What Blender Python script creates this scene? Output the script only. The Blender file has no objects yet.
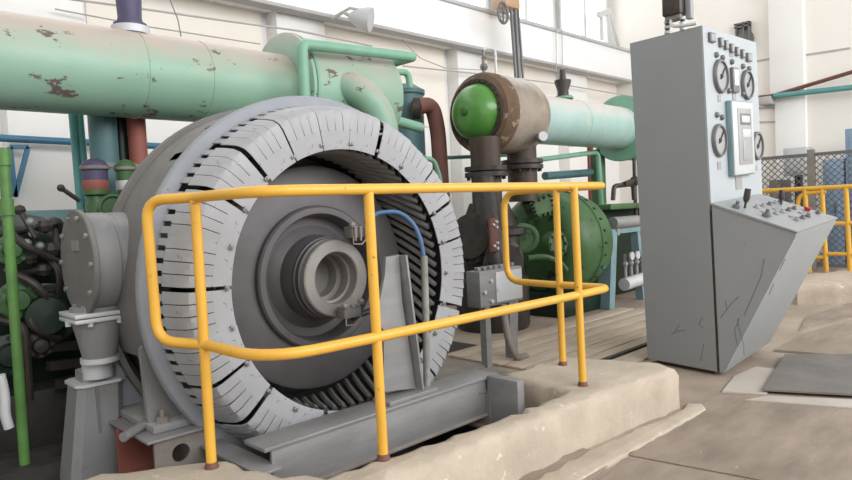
import bpy, bmesh, math, random
from mathutils import Vector as V, Matrix
from mathutils.geometry import tessellate_polygon
random.seed(7)
sc = bpy.context.scene
C = sc.collection
R = math.radians
# ------------------------------------------------------------------ camera
F = 648.19; PITCH, ROLL, YAW = R(2.61), R(-2.68), R(44.33); CAM = V((0, 0, 1.25))
fw = V((math.sin(YAW)*math.cos(PITCH), math.cos(YAW)*math.cos(PITCH), -math.sin(PITCH)))
r0 = V((math.cos(YAW), -math.sin(YAW), 0)); u0 = r0.cross(fw)
rt = r0*math.cos(ROLL) + u0*math.sin(ROLL); up = -r0*math.sin(ROLL) + u0*math.cos(ROLL)
cd = bpy.data.cameras.new('camera'); cam = bpy.data.objects.new('camera', cd); C.objects.link(cam)
cd.sensor_width = 36; cd.lens = F/852*36; cd.clip_start = .05; cd.clip_end = 200
m = Matrix((rt, up, -fw)).transposed().to_4x4(); m.translation = CAM; cam.matrix_world = m
sc.camera = cam
# ------------------------------------------------------------------ light
w = bpy.data.worlds.new('world'); sc.world = w; w.use_nodes = True
w.node_tree.nodes['Background'].inputs[0].default_value = (1.0, .985, .96, 1)
w.node_tree.nodes['Background'].inputs[1].default_value = .66
def area(name, loc, target, sx, sy, power, col):
    l = bpy.data.lights.new(name, 'AREA'); l.shape = 'RECTANGLE'; l.size = sx; l.size_y = sy; l.energy = power; l.color = col
    o = bpy.data.objects.new(name, l); C.objects.link(o); o.location = loc
    o.rotation_euler = (V(target)-V(loc)).to_track_quat('-Z', 'Z').to_euler(); return o
# daylight from the tall windows of the opposite long side wall
area('daylight_side_windows', (7, -7, 5.2), (5, 3, 1), 22, 5, 1900, (.98, .985, 1))
sc.view_settings.view_transform = 'Standard'; sc.view_settings.look = 'None'
sc.view_settings.gamma = 1; sc.view_settings.use_curve_mapping = False
sc.view_settings.exposure = .18
# ------------------------------------------------------------------ pixel helpers (photo pixel -> point on a known plane)
def ray(x, y): return fw + rt*((x-426)/F) - up*((y-240)/F)
def PZ(x, y, z): d = ray(x, y); return CAM + d*((z-CAM.z)/d.z)
def PY(x, y, Y): d = ray(x, y); return CAM + d*(Y/d.y)
def PX(x, y, X): d = ray(x, y); return CAM + d*(X/d.x)
# ------------------------------------------------------------------ materials
def mat(name, col, col2=None, rough=.6, metal=0., scale=5., chips=None, dust=None, bump=0., bscale=40., stretch=(1, 1, 1), emit=0., amt=.5, spec=.4):
    mt = bpy.data.materials.new(name); mt.use_nodes = True
    nt = mt.node_tree; N = nt.nodes; L = nt.links; b = N['Principled BSDF']
    b.inputs['Roughness'].default_value = rough; b.inputs['Metallic'].default_value = metal
    b.inputs['Specular IOR Level'].default_value = spec
    tc = N.new('ShaderNodeTexCoord'); mp = N.new('ShaderNodeMapping'); mp.inputs['Scale'].default_value = stretch
    L.new(tc.outputs['Object'], mp.inputs['Vector'])
    def noise(s, det=5, ro=.6):
        n = N.new('ShaderNodeTexNoise'); n.inputs['Scale'].default_value = s; n.inputs['Detail'].default_value = det
        n.inputs['Roughness'].default_value = ro; L.new(mp.outputs[0], n.inputs['Vector']); return n
    def ramp(src, a, z):
        r = N.new('ShaderNodeMapRange'); r.inputs['From Min'].default_value = a; r.inputs['From Max'].default_value = z
        L.new(src, r.inputs['Value']); return r.outputs[0]
    def mix(f, a, bcol):
        x = N.new('ShaderNodeMix'); x.data_type = 'RGBA'; L.new(f, x.inputs[0])
        if isinstance(a, tuple): x.inputs[6].default_value = (*a, 1)
        else: L.new(a, x.inputs[6])
        x.inputs[7].default_value = (*bcol, 1); return x.outputs[2]
    if col2 is None: col2 = tuple(c*.72 for c in col)
    cur = mix(ramp(noise(scale).outputs[0], .5-.25*amt-.05, .5+.6*(1.1-amt)), col, col2)
    if dust:
        g = N.new('ShaderNodeNewGeometry'); s = N.new('ShaderNodeSeparateXYZ'); L.new(g.outputs['Normal'], s.inputs[0])
        a = N.new('ShaderNodeMath'); a.operation = 'MULTIPLY_ADD'; L.new(noise(scale*2.3).outputs[0], a.inputs[0]); a.inputs[1].default_value = .9; L.new(s.outputs[2], a.inputs[2])
        cur = mix(ramp(a.outputs[0], dust[1], dust[2]), cur, dust[0])
    if chips:
        cur = mix(ramp(noise(chips[2], 6, .65).outputs[0], chips[1], chips[1]+.02), cur, chips[0])
    L.new(cur, b.inputs['Base Color'])
    if bump:
        bp = N.new('ShaderNodeBump'); bp.inputs['Strength'].default_value = bump; bp.inputs['Distance'].default_value = .01
        L.new(noise(bscale, 6, .7).outputs[0], bp.inputs['Height']); L.new(bp.outputs[0], b.inputs['Normal'])
    if emit:
        b.inputs['Emission Color'].default_value = (*col, 1); b.inputs['Emission Strength'].default_value = emit
    return mt
DUST = (.62, .55, .47)
M = dict(
 wall=mat('wall_paint', (.88, .87, .855), (.83, .815, .79), .9, scale=1.2, bump=.1, bscale=8),
 beam=mat('white_beam_paint', (.90, .90, .905), (.86, .86, .865), .8, scale=1.5),
 cream=mat('cream_panel', (.86, .80, .71), (.88, .85, .80), .9, scale=1.1),
 wallr=mat('right_wall_paint', (.85, .82, .77), (.80, .765, .71), .9, scale=.9, bump=.1, bscale=8),
 pil=mat('white_column_paint', (.86, .85, .83), (.8, .79, .77), .85, scale=1.5),
 floor=mat('concrete_floor', (.41, .335, .265), (.165, .13, .102), .65, scale=1.4, chips=((.54, .48, .42), .69, 9), bump=.25, bscale=25),
 floorp=mat('floor_sheet', (.33, .268, .215), (.13, .104, .083), .55, scale=1.8, chips=((.50, .455, .41), .68, 14), bump=.3, bscale=30, stretch=(1, 3, 1)),
 floorl=mat('light_floor_sheet', (.47, .425, .375), (.34, .30, .262), .75, scale=2.5, bump=.25, bscale=30),
 board=mat('worn_board', (.52, .43, .34), (.34, .275, .215), .8, scale=3, stretch=(1, 6, 1), bump=.3, bscale=20),
 mat=mat('dark_rubber', (.13, .122, .115), (.22, .20, .18), .75, scale=3, bump=.2),
 conc=mat('plinth_concrete', (.50, .43, .345), (.35, .295, .23), .9, scale=4, chips=((.60, .54, .46), .63, 12), bump=.6, bscale=30),
 pit=mat('oily_shaded_concrete', (.03, .028, .026), (.075, .066, .058), .8, scale=4, bump=.4),  # pit lining, and the dark sheets painting shade on the floor
 grey=mat('motor_grey_paint', (.225, .228, .232), (.165, .165, .168), .55, scale=4, chips=((.17, .16, .155), .655, 16), dust=((.42, .40, .375), 1.1, 1.9), bump=.06),
 greyl=mat('shroud_grey_paint', (.36, .368, .386), (.265, .266, .272), .5, scale=3.5, chips=((.19, .18, .175), .645, 20), bump=.15, bscale=12),
 greyb=mat('bluish_grey_paint', (.27, .285, .315), (.215, .225, .25), .5, scale=4, chips=((.12, .11, .11), .70, 16)),
 shell=mat('dusty_shell_paint', (.165, .16, .155), (.12, .115, .11), .65, scale=4, dust=((.25, .235, .215), .9, 1.6)),
 rotor=mat('rotor_iron', (.118, .110, .114), (.085, .077, .078), .5, .35, scale=6, bump=.06),
 ring=mat('machined_ring', (.30, .285, .27), (.235, .22, .21), .5, .4, scale=8),
 coil=mat('winding_varnish', (.24, .235, .23), (.15, .145, .14), .5, scale=14),
 dark=mat('grimy_shade_black', (.022, .021, .021), (.05, .045, .04), .6, scale=8),
 black=mat('black_iron', (.035, .032, .032), (.075, .06, .05), .42, .3, scale=9, bump=.15),
 steel=mat('weathered_steel', (.30, .30, .30), (.18, .175, .17), .5, .3, scale=5, stretch=(.5, 1, 2), bump=.1),
 steelb=mat('brown_steel', (.20, .17, .145), (.30, .285, .26), .65, .2, scale=6, bump=.2),
 yellow=mat('yellow_enamel', (.72, .40, .05), (.63, .33, .04), .38, scale=5, chips=((.19, .10, .04), .665, 24), spec=.5),
 teal=mat('pale_green_paint', (.285, .44, .355), (.19, .35, .225), .42, scale=2.2, chips=((.13, .10, .09), .615, 8), dust=((.44, .375, .325), .45, 1.2), stretch=(.6, 1, 1), bump=.04),
 aqua=mat('aqua_paint', (.38, .53, .52), (.24, .40, .33), .42, scale=2.2, chips=((.50, .48, .44), .62, 10), dust=((.56, .53, .50), .5, 1.2), bump=.04),
 tealp=mat('green_pipe_paint', (.20, .40, .285), (.15, .32, .23), .42, scale=5, dust=((.42, .47, .40), 1.1, 1.8)),
 tealb=mat('blue_green_paint', (.075, .16, .165), (.06, .115, .125), .5, scale=4),
 turq=mat('turquoise_pipe', (.12, .34, .32), (.09, .25, .25), .45, scale=5),
 blue=mat('blue_pipe_paint', (.06, .19, .30), (.05, .14, .22), .45, scale=5),
 green=mat('dome_green', (.085, .27, .045), (.06, .19, .04), .28, scale=4, chips=((.20, .17, .10), .70, 12), spec=.6),
 dgreen=mat('machine_green', (.055, .135, .045), (.035, .08, .032), .42, scale=5, chips=((.035, .03, .025), .60, 7), dust=((.22, .25, .19), 1.2, 2.0)),
 lgreen=mat('bright_green_pipe', (.11, .26, .06), (.04, .09, .035), .45, scale=6),
 bgreen=mat('oily_shaded_green', (.009, .026, .014), (.006, .012, .009), .4, scale=6),  # green taken almost to black to paint in the shade among the machinery
 lag=mat('grimy_insulation', (.36, .315, .265), (.10, .065, .04), .75, scale=2.6, chips=((.42, .36, .12), .66, 10), dust=((.55, .52, .485), .9, 1.5), bump=.4, bscale=14),
 scorch=mat('scorched_lagging', (.17, .105, .06), (.055, .038, .028), .75, scale=5, chips=((.30, .24, .16), .60, 9), bump=.4, bscale=14),
 rust=mat('rusty_pipe', (.17, .07, .055), (.12, .055, .045), .65, scale=6),
 red=mat('red_oxide_paint', (.27, .085, .065), (.22, .07, .055), .6, scale=4),
 redp=mat('red_paint', (.45, .03, .03), (.38, .03, .03), .5),
 purple=mat('violet_paint', (.075, .065, .13), (.05, .045, .085), .5),
 brownc=mat('sooty_casting', (.075, .05, .036), (.04, .032, .028), .5, .2, scale=6, bump=.3),
 panel=mat('panel_grey_enamel', (.275, .292, .30), (.245, .258, .262), .38, scale=1.6, chips=((.20, .20, .20), .69, 9), spec=.5),
 panelf=mat('panel_lit_face_enamel', (.385, .425, .45), (.355, .39, .412), .4, scale=2, spec=.5),  # lighter copy of the panel enamel, window light painted into the colour
 white=mat('white_plastic', (.52, .54, .535), (.46, .48, .475), .4),
 dial=mat('dial_grey', (.33, .34, .345), (.27, .28, .285), .35),
 bez=mat('gauge_bezel', (.17, .17, .175), (.13, .13, .13), .4, .3),
 glass=mat('recorder_glass', (.50, .53, .53), (.44, .47, .47), .12, spec=.7),
 plate=mat('name_plate', (.33, .33, .33), (.26, .26, .25), .5, .3),
 lgrey=mat('light_grey_steel', (.55, .57, .58), (.45, .46, .47), .5, .2),
 cyan=mat('pale_blue_paint', (.20, .31, .335), (.14, .215, .235), .5, scale=6),
 bcab=mat('blue_cabinet', (.23, .34, .46), (.20, .29, .40), .5),
 cable=mat('blue_hose', (.075, .16, .30), (.05, .10, .20), .5, scale=14),
 wire=mat('grey_wire', (.45, .44, .43), (.38, .37, .36), .6),
 mullion=mat('window_frame_paint', (.62, .62, .61), (.55, .55, .54), .6),
 pane=mat('daylit_window_glass', (1, 1, 1), (1, 1, 1), .2, emit=1.3),
 orange=mat('hoist_tan', (.55, .36, .22), (.45, .28, .17), .5),
 conduit=mat('painted_conduit', (.30, .29, .27), (.16, .145, .13), .6, scale=14, bump=.3),
)
# ------------------------------------------------------------------ geometry helpers
class G:
    def __init__(s): s.bm = bmesh.new()
    def add(s, vs, fs):
        bv = [s.bm.verts.new(v) for v in vs]
        for f in fs:
            try: s.bm.faces.new([bv[i] for i in f])
            except ValueError: pass
        return s
    def box(s, a, b, bev=0., rz=0., shear=None):
        a, b = V(a), V(b); lo = V(map(min, a, b)); hi = V(map(max, a, b)); c = (lo+hi)/2; d = (hi-lo)
        t = bmesh.new(); bmesh.ops.create_cube(t, size=1)
        for v in t.verts: v.co = V((v.co.x*d.x, v.co.y*d.y, v.co.z*d.z))
        if bev: bmesh.ops.bevel(t, geom=t.edges[:], offset=bev, segments=2, profile=.5, affect='EDGES')
        m4 = Matrix.Translation(c) @ Matrix.Rotation(rz, 4, 'Z')
        t.verts.index_update(); s.add([m4 @ v.co for v in t.verts], [[v.index for v in f.verts] for f in t.faces]); t.free(); return s
    def bar(s, p0, p1, wd, ht, upv=(0, 0, 1)):
        p0, p1 = V(p0), V(p1); d = (p1-p0).normalized(); u = V(upv); sd = d.cross(u)
        if sd.length < 1e-4: sd = d.cross(V((1, 0, 0)))
        sd.normalize(); u = sd.cross(d)
        vs = [p+sd*(i*wd/2)+u*(j*ht/2) for p in (p0, p1) for i, j in ((-1, -1), (1, -1), (1, 1), (-1, 1))]
        return s.add(vs, [(0, 1, 2, 3), (7, 6, 5, 4), (0, 4, 5, 1), (1, 5, 6, 2), (2, 6, 7, 3), (3, 7, 4, 0)])
    def ringf(s, rows, closed=True, capa=True, capb=True):
        n = len(rows[0]); bv = [[s.bm.verts.new(p) for p in r] for r in rows]
        for a, b in zip(bv, bv[1:]):
            for i in range(n if closed else n-1):
                j = (i+1) % n
                try: s.bm.faces.new((a[i], a[j], b[j], b[i]))
                except ValueError: pass
        if closed and capa: s.bm.faces.new(bv[0][::-1])
        if closed and capb: s.bm.faces.new(bv[-1])
        return s
    def cyl(s, p0, p1, r, r1=None, n=20, caps=True):
        return s.lathe([(r, 0), (r if r1 is None else r1, (V(p1)-V(p0)).length)], p0, V(p1)-V(p0), n, caps)
    def lathe(s, prof, o, ax, n=32, caps=True, skip=None):
        o = V(o); ax = V(ax).normalized(); e1 = ax.cross(V((0, 0, 1)))
        if e1.length < 1e-4: e1 = V((1, 0, 0))
        e1.normalize(); e2 = ax.cross(e1)
        rows = [[o+ax*h+(e1*math.cos(t)+e2*math.sin(t))*max(r, 1e-4) for t in [2*math.pi*i/n for i in range(n)]] for r, h in prof]
        return s.ringf(rows, True, caps, caps)
    def tube(s, pts, r, n=10, closed=False, caps=True):
        pts = [V(p) for p in pts]; k = len(pts); rr = r if isinstance(r, (list, tuple)) else [r]*k
        def tan(i):
            a = pts[(i-1) % k] if closed or i > 0 else pts[i]; b = pts[(i+1) % k] if closed or i < k-1 else pts[i]
            return (b-a).normalized()
        t = tan(0); e = t.cross(V((0, 0, 1)))
        if e.length < .05: e = t.cross(V((1, 0, 0)))
        e.normalize(); rows = []
        for i in range(k):
            t2 = tan(i); e = (e - t2*e.dot(t2)).normalized(); f2 = t2.cross(e)
            rows.append([pts[i]+(e*math.cos(a)+f2*math.sin(a))*rr[i] for a in [2*math.pi*q/n for q in range(n)]])
        if closed: rows.append(rows[0]); return s.ringf(rows, True, False, False)
        return s.ringf(rows, True, caps, caps)
    def prism(s, poly, ext):
        ext = V(ext); n = len(poly); p = [V(q) for q in poly]
        return s.add(p+[q+ext for q in p], [tuple(range(n))[::-1], tuple(range(n, 2*n))]+[(i, (i+1) % n, n+(i+1) % n, n+i) for i in range(n)])
    def sph(s, c, r, n=16, sc_=(1, 1, 1)):
        c = V(c); rows = []
        for i in range(n//2+1):
            a = math.pi*i/(n//2); rows.append([c+V((max(1e-4, math.sin(a))*math.cos(2*math.pi*j/n)*r*sc_[0], max(1e-4, math.sin(a))*math.sin(2*math.pi*j/n)*r*sc_[1], -math.cos(a)*r*sc_[2])) for j in range(n)])
        return s.ringf(rows)
    def bolts(s, c, ax, rad, n, r=.012, h=.015, a0=0.):
        c = V(c); ax = V(ax).normalized(); e1 = ax.cross(V((0, 0, 1)))
        if e1.length < 1e-3: e1 = V((1, 0, 0))
        e1.normalize(); e2 = ax.cross(e1)
        for i in range(n):
            t = a0+2*math.pi*i/n; p = c+(e1*math.cos(t)+e2*math.sin(t))*rad; s.cyl(p-ax*.004, p+ax*h, r, n=6)
        return s
def fillet(pts, rad, seg=6):
    pts = [V(p) for p in pts]; out = [pts[0]]
    for a, b, c in zip(pts, pts[1:], pts[2:]):
        d1 = (a-b); d2 = (c-b); t = min(rad, d1.length*.48, d2.length*.48); p = b+d1.normalized()*t; q = b+d2.normalized()*t
        for i in range(seg+1):
            k = i/seg; out.append(p*(1-k)**2+b*2*k*(1-k)+q*k*k)
    out.append(pts[-1]); return out
ORG = {}
def origin(o): return ORG.get(o.name, V((0, 0, 0)))
def thing(name, label, cat, loc=(0, 0, 0), group=None):
    o = bpy.data.objects.new(name, None); C.objects.link(o); o.location = loc; o.empty_display_size = .1
    ORG[o.name] = V(loc); o['label'] = label; o['category'] = cat
    if group: o['group'] = group
    return o
def build(g, name, mt, parent=None, label=None, cat=None, group=None, kind=None, smooth=38, loc=None):
    me = bpy.data.meshes.new(name); org = origin(parent) if parent else V(loc or (0, 0, 0))
    bmesh.ops.recalc_face_normals(g.bm, faces=g.bm.faces)
    for v in g.bm.verts: v.co -= org
    g.bm.to_mesh(me); g.bm.free()
    me.polygons.foreach_set('use_smooth', [True]*len(me.polygons)); me.set_sharp_from_angle(angle=R(smooth))
    me.materials.append(M[mt])
    o = bpy.data.objects.new(name, me); C.objects.link(o)
    if parent: o.parent = parent; ORG[o.name] = org
    else: o.location = org; ORG[o.name] = org
    if label: o['label'] = label
    if cat: o['category'] = cat
    if group: o['group'] = group
    if kind: o['kind'] = kind
    return o
def inst(src, name, parent, loc, rot):
    o = bpy.data.objects.new(name, src.data); C.objects.link(o); o.parent = parent; o.location = loc; o.rotation_euler = rot; return o
def struct(g, name, mt, parent=None, smooth=30):
    return build(g, name, mt, parent, kind=None if parent else 'structure', smooth=smooth)
# ================================================================== SETTING
PX0, PX1, PY0, PY1 = .9, 2.96, 2.02, 3.9          # motor pit opening
g = G()
def rect(g, x0, y0, x1, y1, z): g.add([(x0, y0, z), (x1, y0, z), (x1, y1, z), (x0, y1, z)], [(0, 1, 2, 3)])
for q in ((-4, -6, 16, PY0), (-4, PY1, 16, 9), (-4, PY0, PX0, PY1), (PX1, PY0, 16, PY1)): rect(g, *q, 0)
floor = struct(g, 'floor', 'floor')
g = G(); rect(g, PX0, PY0, PX1, PY1, -.32)
for a, b in (((PX0, PY0), (PX1, PY0)), ((PX1, PY0), (PX1, PY1)), ((PX1, PY1), (PX0, PY1)), ((PX0, PY1), (PX0, PY0))):
    g.add([(*a, -.32), (*b, -.32), (*b, 0), (*a, 0)], [(0, 1, 2, 3)])
build(g, 'pit_lining', 'pit', floor)
build(G().box((-3.5, 2.85, .0005), (PX0-.005, 7.2, .004)), 'floor_shade', 'pit', floor)  # dark sheet painting the shade on the floor around the left compressor
build(G().box((PX0-.005, PY1+.005, .0005), (4.4, 7.2, .004)), 'floor_shade', 'pit', floor)  # same painted floor shade, continued behind the pit
# floor sheets and boards lying on the concrete, each a piece of the floor
def sheet(px, z, mt, t=.012, name='floor_sheet', zs=0.0):
    ps = [PZ(*p, zs) for p in px]; ps = [V((p.x, p.y, zs+.001)) for p in ps]
    return build(G().prism(ps, (0, 0, t)), name, mt, floor)
sheet([(592, 480), (623, 456), (480, 500), (440, 540), (540, 545)][:2]+[(560, 447), (455, 490), (440, 560), (540, 560)], 0, 'floorp', .01)
sheet([(627, 459), (742, 480), (980, 530), (760, 600), (560, 560), (600, 482)], 0, 'floorp', .008)
sheet([(628, 456), (690, 404), (722, 396), (852, 405), (1000, 412), (1100, 520), (852, 500), (745, 478)], 0, 'floorp', .006)
sheet([(722, 393), (766, 396), (776, 380), (790, 372), (756, 368), (735, 377)], 0, 'floorl', .010)
sheet([(745, 402), (768, 398), (900, 404), (990, 410), (990, 418), (852, 410)], 0, 'floorl', .014)
sheet([(775, 352), (852, 358), (930, 358), (930, 330), (852, 322), (808, 334)], 0, 'floorp', .018)
sheet([(800, 331), (850, 318), (930, 312), (930, 300), (852, 303), (806, 318)], 0, 'floorp', .012)
# boards running away from the plinth towards the second machine
for k in range(7):
    y0 = 2.42+k*.2
    build(G().box((3.9, y0, .001), (6.9-.25*random.random(), y0+.185, .018+.008*random.random()), .004), 'floor_board', 'board', floor)
g = G().box((3.3, 2.62, .0), (5.4, 2.66, .03)); build(g, 'trench_edge', 'dark', floor)
g = G().box((3.0, 2.9, .001), (3.75, 3.25, .02)).box((3.05, 3.3, .001), (3.8, 3.7, .025)); build(g, 'steel_cover', 'steelb', floor)
# long back wall
WY = 7.5; WX = 13.6
g = G().box((-4, WY, 0), (WX, WY+.3, 4.5)).box((-4, WY, 7.6), (WX, WY+.3, 9)); wall = struct(g, 'wall_back', 'wall')
for x in (-.2, 1.55, 4.6, 8.0, 11.2):
    build(G().box((x, WY-.25, 0), (x+.75, WY, 3.9), .01), 'pilaster', 'pil', wall)
for x0, x1 in ((2.4, 4.5), (5.45, 7.9), (8.85, 11.1), (12.05, 13.5)):
    build(G().box((x0, WY-.03, 2.6), (x1, WY+.02, 3.9)), 'cream_panel', 'cream', wall)
b = build(G().box((-4, WY-.45, 3.90), (WX-.1, WY+.02, 4.50), .01), 'crane_girder', 'beam', wall)
build(G().box((-4, WY-.50, 4.50), (WX-.1, WY+.02, 4.56), .01), 'girder_rail', 'lgrey', b)
build(G().box((-4, WY-.50, 3.85), (WX-.1, WY-.3, 3.90), .01), 'girder_flange', 'wire', b)
# clerestory windows above the girder
for k in range(8):
    x0 = -3.2+k*2.1; x1 = x0+1.9
    wdw = thing('window_%d' % (k+1), 'tall bright clerestory window bay above the crane girder', 'window', (x0, WY, 4.56)); del wdw['label'], wdw['category']; wdw['kind'] = 'structure'
    for i in range(2):
        for j in range(2):
            build(G().box((x0+.05+i*.93, WY+.12, 4.64+j*1.5), (x0+.92+i*.93, WY+.13, 6.09+j*1.5)), 'pane', 'pane', wdw)
    g = G()
    for i in range(3): g.box((x0-.02+i*.93, WY+.04, 4.56), (x0+.05+i*.93, WY+.2, 7.6))
    for j in range(3): g.box((x0, WY+.05, 4.56+j*1.5), (x1, WY+.19, 4.64+j*1.5))
    build(g, 'window_frame', 'mullion', wdw)
# right end wall
g = G().box((WX, -8, 0), (WX+.3, WY+.3, 9)); wallr = struct(g, 'wall_right', 'wallr')
p = PX(772, 40, WX); q = PX(806, 40, WX)
build(G().box((WX-.18, q.y, 3.1), (WX, p.y, 9), .01), 'column', 'pil', wallr)
build(G().box((WX-.10, q.y, 0), (WX, p.y-.05, 3.1), .01), 'column_base', 'pil', wallr)
for (a, b_) in (((757, 122), (775, 122)), ((757, 108), (775, 108)), ((752, 62), (774, 58)), ((805, 55), (850, 48))):
    build(G().bar(PX(*a, WX-.01), PX(*b_, WX-.01), .02, .03), 'panel_joint', 'wire', wallr)
build(G().box((-4, -7.5, 0), (-4.3, 9, 9)), 'wall_left', 'wall', kind='structure')
# ================================================================== PLINTH
def rough_poly(pts, step=.07, amp=.012, seed=1):
    rd = random.Random(seed); out = []
    for a, b in zip(pts, pts[1:]+pts[:1]):
        a = V((*a, 0)); b = V((*b, 0)); n = max(1, int((b-a).length/step)); nr = V((-(b-a).y, (b-a).x, 0)).normalized()
        for i in range(n): out.append(a.lerp(b, i/n)+nr*rd.uniform(-amp, amp))
    return out
def slab(name, pts, z0, z1, mt, label, cat, cham=.028, seed=1, parent=None, amp=.012):
    base = rough_poly(pts, .06, amp, seed); rd = random.Random(seed+5); n = len(base)
    area2 = sum(a.x*b_.y-b_.x*a.y for a, b_ in zip(base, base[1:]+base[:1])); sg = 1 if area2 > 0 else -1
    rows = []
    nrm = []
    for i in range(n):
        t = (base[(i+1) % n]-base[i-1]).normalized(); nrm.append(V((-t.y, t.x, 0))*sg)
    ins = [abs(rd.gauss(1, .45))*cham for _ in range(n)]
    rows.append([p+V((0, 0, z0)) for p in base])
    rows.append([p+V((0, 0, (z0+z1)/2))+nrm[i]*rd.uniform(-.004, .006) for i, p in enumerate(base)])
    rows.append([p+V((0, 0, z1-ins[i])) for i, p in enumerate(base)])
    rows.append([p+V((0, 0, z1-ins[i]*.25))+nrm[i]*ins[i]*.45 for i, p in enumerate(base)])
    rows.append([p+V((0, 0, z1))+nrm[i]*ins[i]*1.5 for i, p in enumerate(base)])
    g = G(); g.ringf(rows, True, True, False)
    g.bm.verts.ensure_lookup_table(); tv_ = list(g.bm.verts)[-n:]
    for tri in tessellate_polygon([[v.co for v in tv_]]):
        try: g.bm.faces.new([tv_[i] for i in tri])
        except ValueError: pass
    return build(g, name, mt, parent, label, cat, loc=(base[0].x, base[0].y, z0), smooth=50)
slab('concrete_plinth', [(.2, 1.80), (1.6, 1.82), (2.7, 1.80), (3.72, 1.70), (3.76, 1.9), (3.60, 2.42), (2.98, 2.46), (2.94, 1.95), (2.35, 1.96), (1.80, 2.0), (1.42, 2.06), (1.31, 2.2),
     (1.24, 2.52), (1.0, 2.72), (.84, 2.80), (.2, 2.8)], 0, .25, 'conc', 'low worn concrete plinth carrying the yellow railing beside the motor pit', 'plinth', seed=3)
slab('concrete_ramp', [(.6, 1.64), (2.75, 1.58), (3.75, 1.56), (3.84, 1.62), (3.80, 1.70), (3.68, 1.67), (2.7, 1.75), (.6, 1.76)], 0, .018, 'conc', 'thin sloping mortar fillet along the foot of the concrete plinth', 'mortar', cham=.012, seed=8, amp=.003)
slab('concrete_kerb', [(8.0, 2.28), (8.4, 1.6), (11.3, 1.1), (11.3, 2.0), (9.2, 2.35), (8.6, 2.95), (8.2, 2.9)], 0, .24, 'conc', 'rounded pale concrete kerb under the far yellow railing', 'kerb', seed=11, cham=.05)
# ================================================================== MOTOR
AX, AZ = 2.06, .912
mo = thing('electric_motor', 'huge round grey open-fronted electric motor behind the yellow railing', 'motor', (AX, 3.2, 0))
AXL = V((0, 0, AZ))
def ringpt(r, y, th): return V((AX+r*math.cos(th), y, AZ+r*math.sin(th)))
def ann(prof, n=96, skip=lambda i, k: False, a0=0, a1=2*math.pi):
    """surface of revolution about the motor axis; prof = [(r, y)]"""
    g = G(); full = abs(a1-a0-2*math.pi) < 1e-6; cols = n if full else n+1
    bv = [[g.bm.verts.new(ringpt(r, y, a0+(a1-a0)*i/n)) for i in range(cols)] for r, y in prof]
    for k in range(len(prof)-1):
        for i in range(n):
            if skip(i, k): continue
            j = (i+1) % cols; g.bm.faces.new((bv[k][i], bv[k][j], bv[k+1][j], bv[k+1][i]))
    return g
# stator shell with open vent windows
def shskip(i, k):
    d = 360*i/120
    if k == 1: return 106 < d < 122 or 132 < d < 137
    if k == 3: return 196 < d < 216 or 228 < d < 240
    return False
st = build(ann([(.955, 2.97), (.957, 3.04), (.957, 3.16), (.957, 3.2), (.957, 3.42), (.957, 3.5), (.90, 3.56), (.70, 3.62), (.40, 3.64)], 120, shskip), 'stator_shell', 'shell', mo)
build(ann([(.93, 2.98), (.915, 3.5)], 96), 'stator_core', 'dark', st)
build(ann([(.915, 2.925), (.975, 2.925), (.982, 2.935), (.982, 2.975), (.975, 2.985), (.93, 2.985)], 120), 'front_flange', 'greyb', mo)
build(ann([(.957, 3.40), (.985, 3.40), (.985, 3.45), (.957, 3.45)], 96), 'rear_flange', 'shell', mo)
# shroud: 24 slitted sheet segments, each a part
PROF = [(.672, 2.675), (.69, 2.672), (.765, 2.668), (.835, 2.670), (.868, 2.682), (.890, 2.715), (.905, 2.78), (.915, 2.85), (.925, 2.925)]
def segment(seed):
    rd = random.Random(seed); g = G(); A = 14.15; T = .006; ns = 4
    def pt(k, a, lift):
        r, y = PROF[k]; return V((r*math.cos(R(a)), y-3.2, r*math.sin(R(a)))) + V((0, -lift, 0))
    # inner flat part: one piece
    def shell(ks, a0, a1, na, lift0, lift1):
        rows = []
        for side in (0, 1):
            for k in ks:
                row = []
                for i in range(na+1):
                    t = i/na; l = lift0*(1-t)+lift1*t
                    wgt = 0 if k <= 2 else min(1, (k-2)/2)
                    p = pt(k, a0+(a1-a0)*t, l*wgt)
                    if side:
                        r, y = PROF[k]; p2 = p.copy(); n = V((p.x, 0, p.z)).normalized()
                        if k <= 3: p = p+V((0, T, 0))
                        elif k == 4: p = p+V((0, T*.7, 0))-n*T*.7
                        else: p = p-n*T
                    row.append(p)
                rows.append(row)
        nk = len(ks); bv = [[g.bm.verts.new(p) for p in row] for row in rows]
        def q(a, b, c, d): 
            try: g.bm.faces.new((a, b, c, d))
            except ValueError: pass
        for k in range(nk-1):
            for i in range(na):
                q(bv[k][i], bv[k][i+1], bv[k+1][i+1], bv[k+1][i]); q(bv[nk+k][i], bv[nk+k+1][i], bv[nk+k+1][i+1], bv[nk+k][i+1])
            q(bv[k][0], bv[k+1][0], bv[nk+k+1][0], bv[nk+k][0]); q(bv[k][na], bv[nk+k][na], bv[nk+k+1][na], bv[k+1][na])
        for e in (0, nk-1):
            for i in range(na): q(bv[e][i], bv[nk+e][i], bv[nk+e][i+1], bv[e][i+1])
    shell([0, 1, 2], -A/2, A/2, 4, 0, 0)
    wds = A/ns
    for i in range(ns):
        a0 = -A/2+i*wds; a1 = a0+wds
        shell([2, 3, 4, 5, 6, 7], a0+(.13 if i else 0), a1-(.13 if i < ns-1 else 0), 3, rd.uniform(.004, .010), rd.uniform(-.001, .002))
        shell([7, 8], a0+.75, a1-.75, 2, 0, 0)
    return g
variants = []
for k in range(4):
    g = segment(k); me_o = build(g, 'shroud_segment', 'greyl', None); variants.append(me_o)
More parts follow.
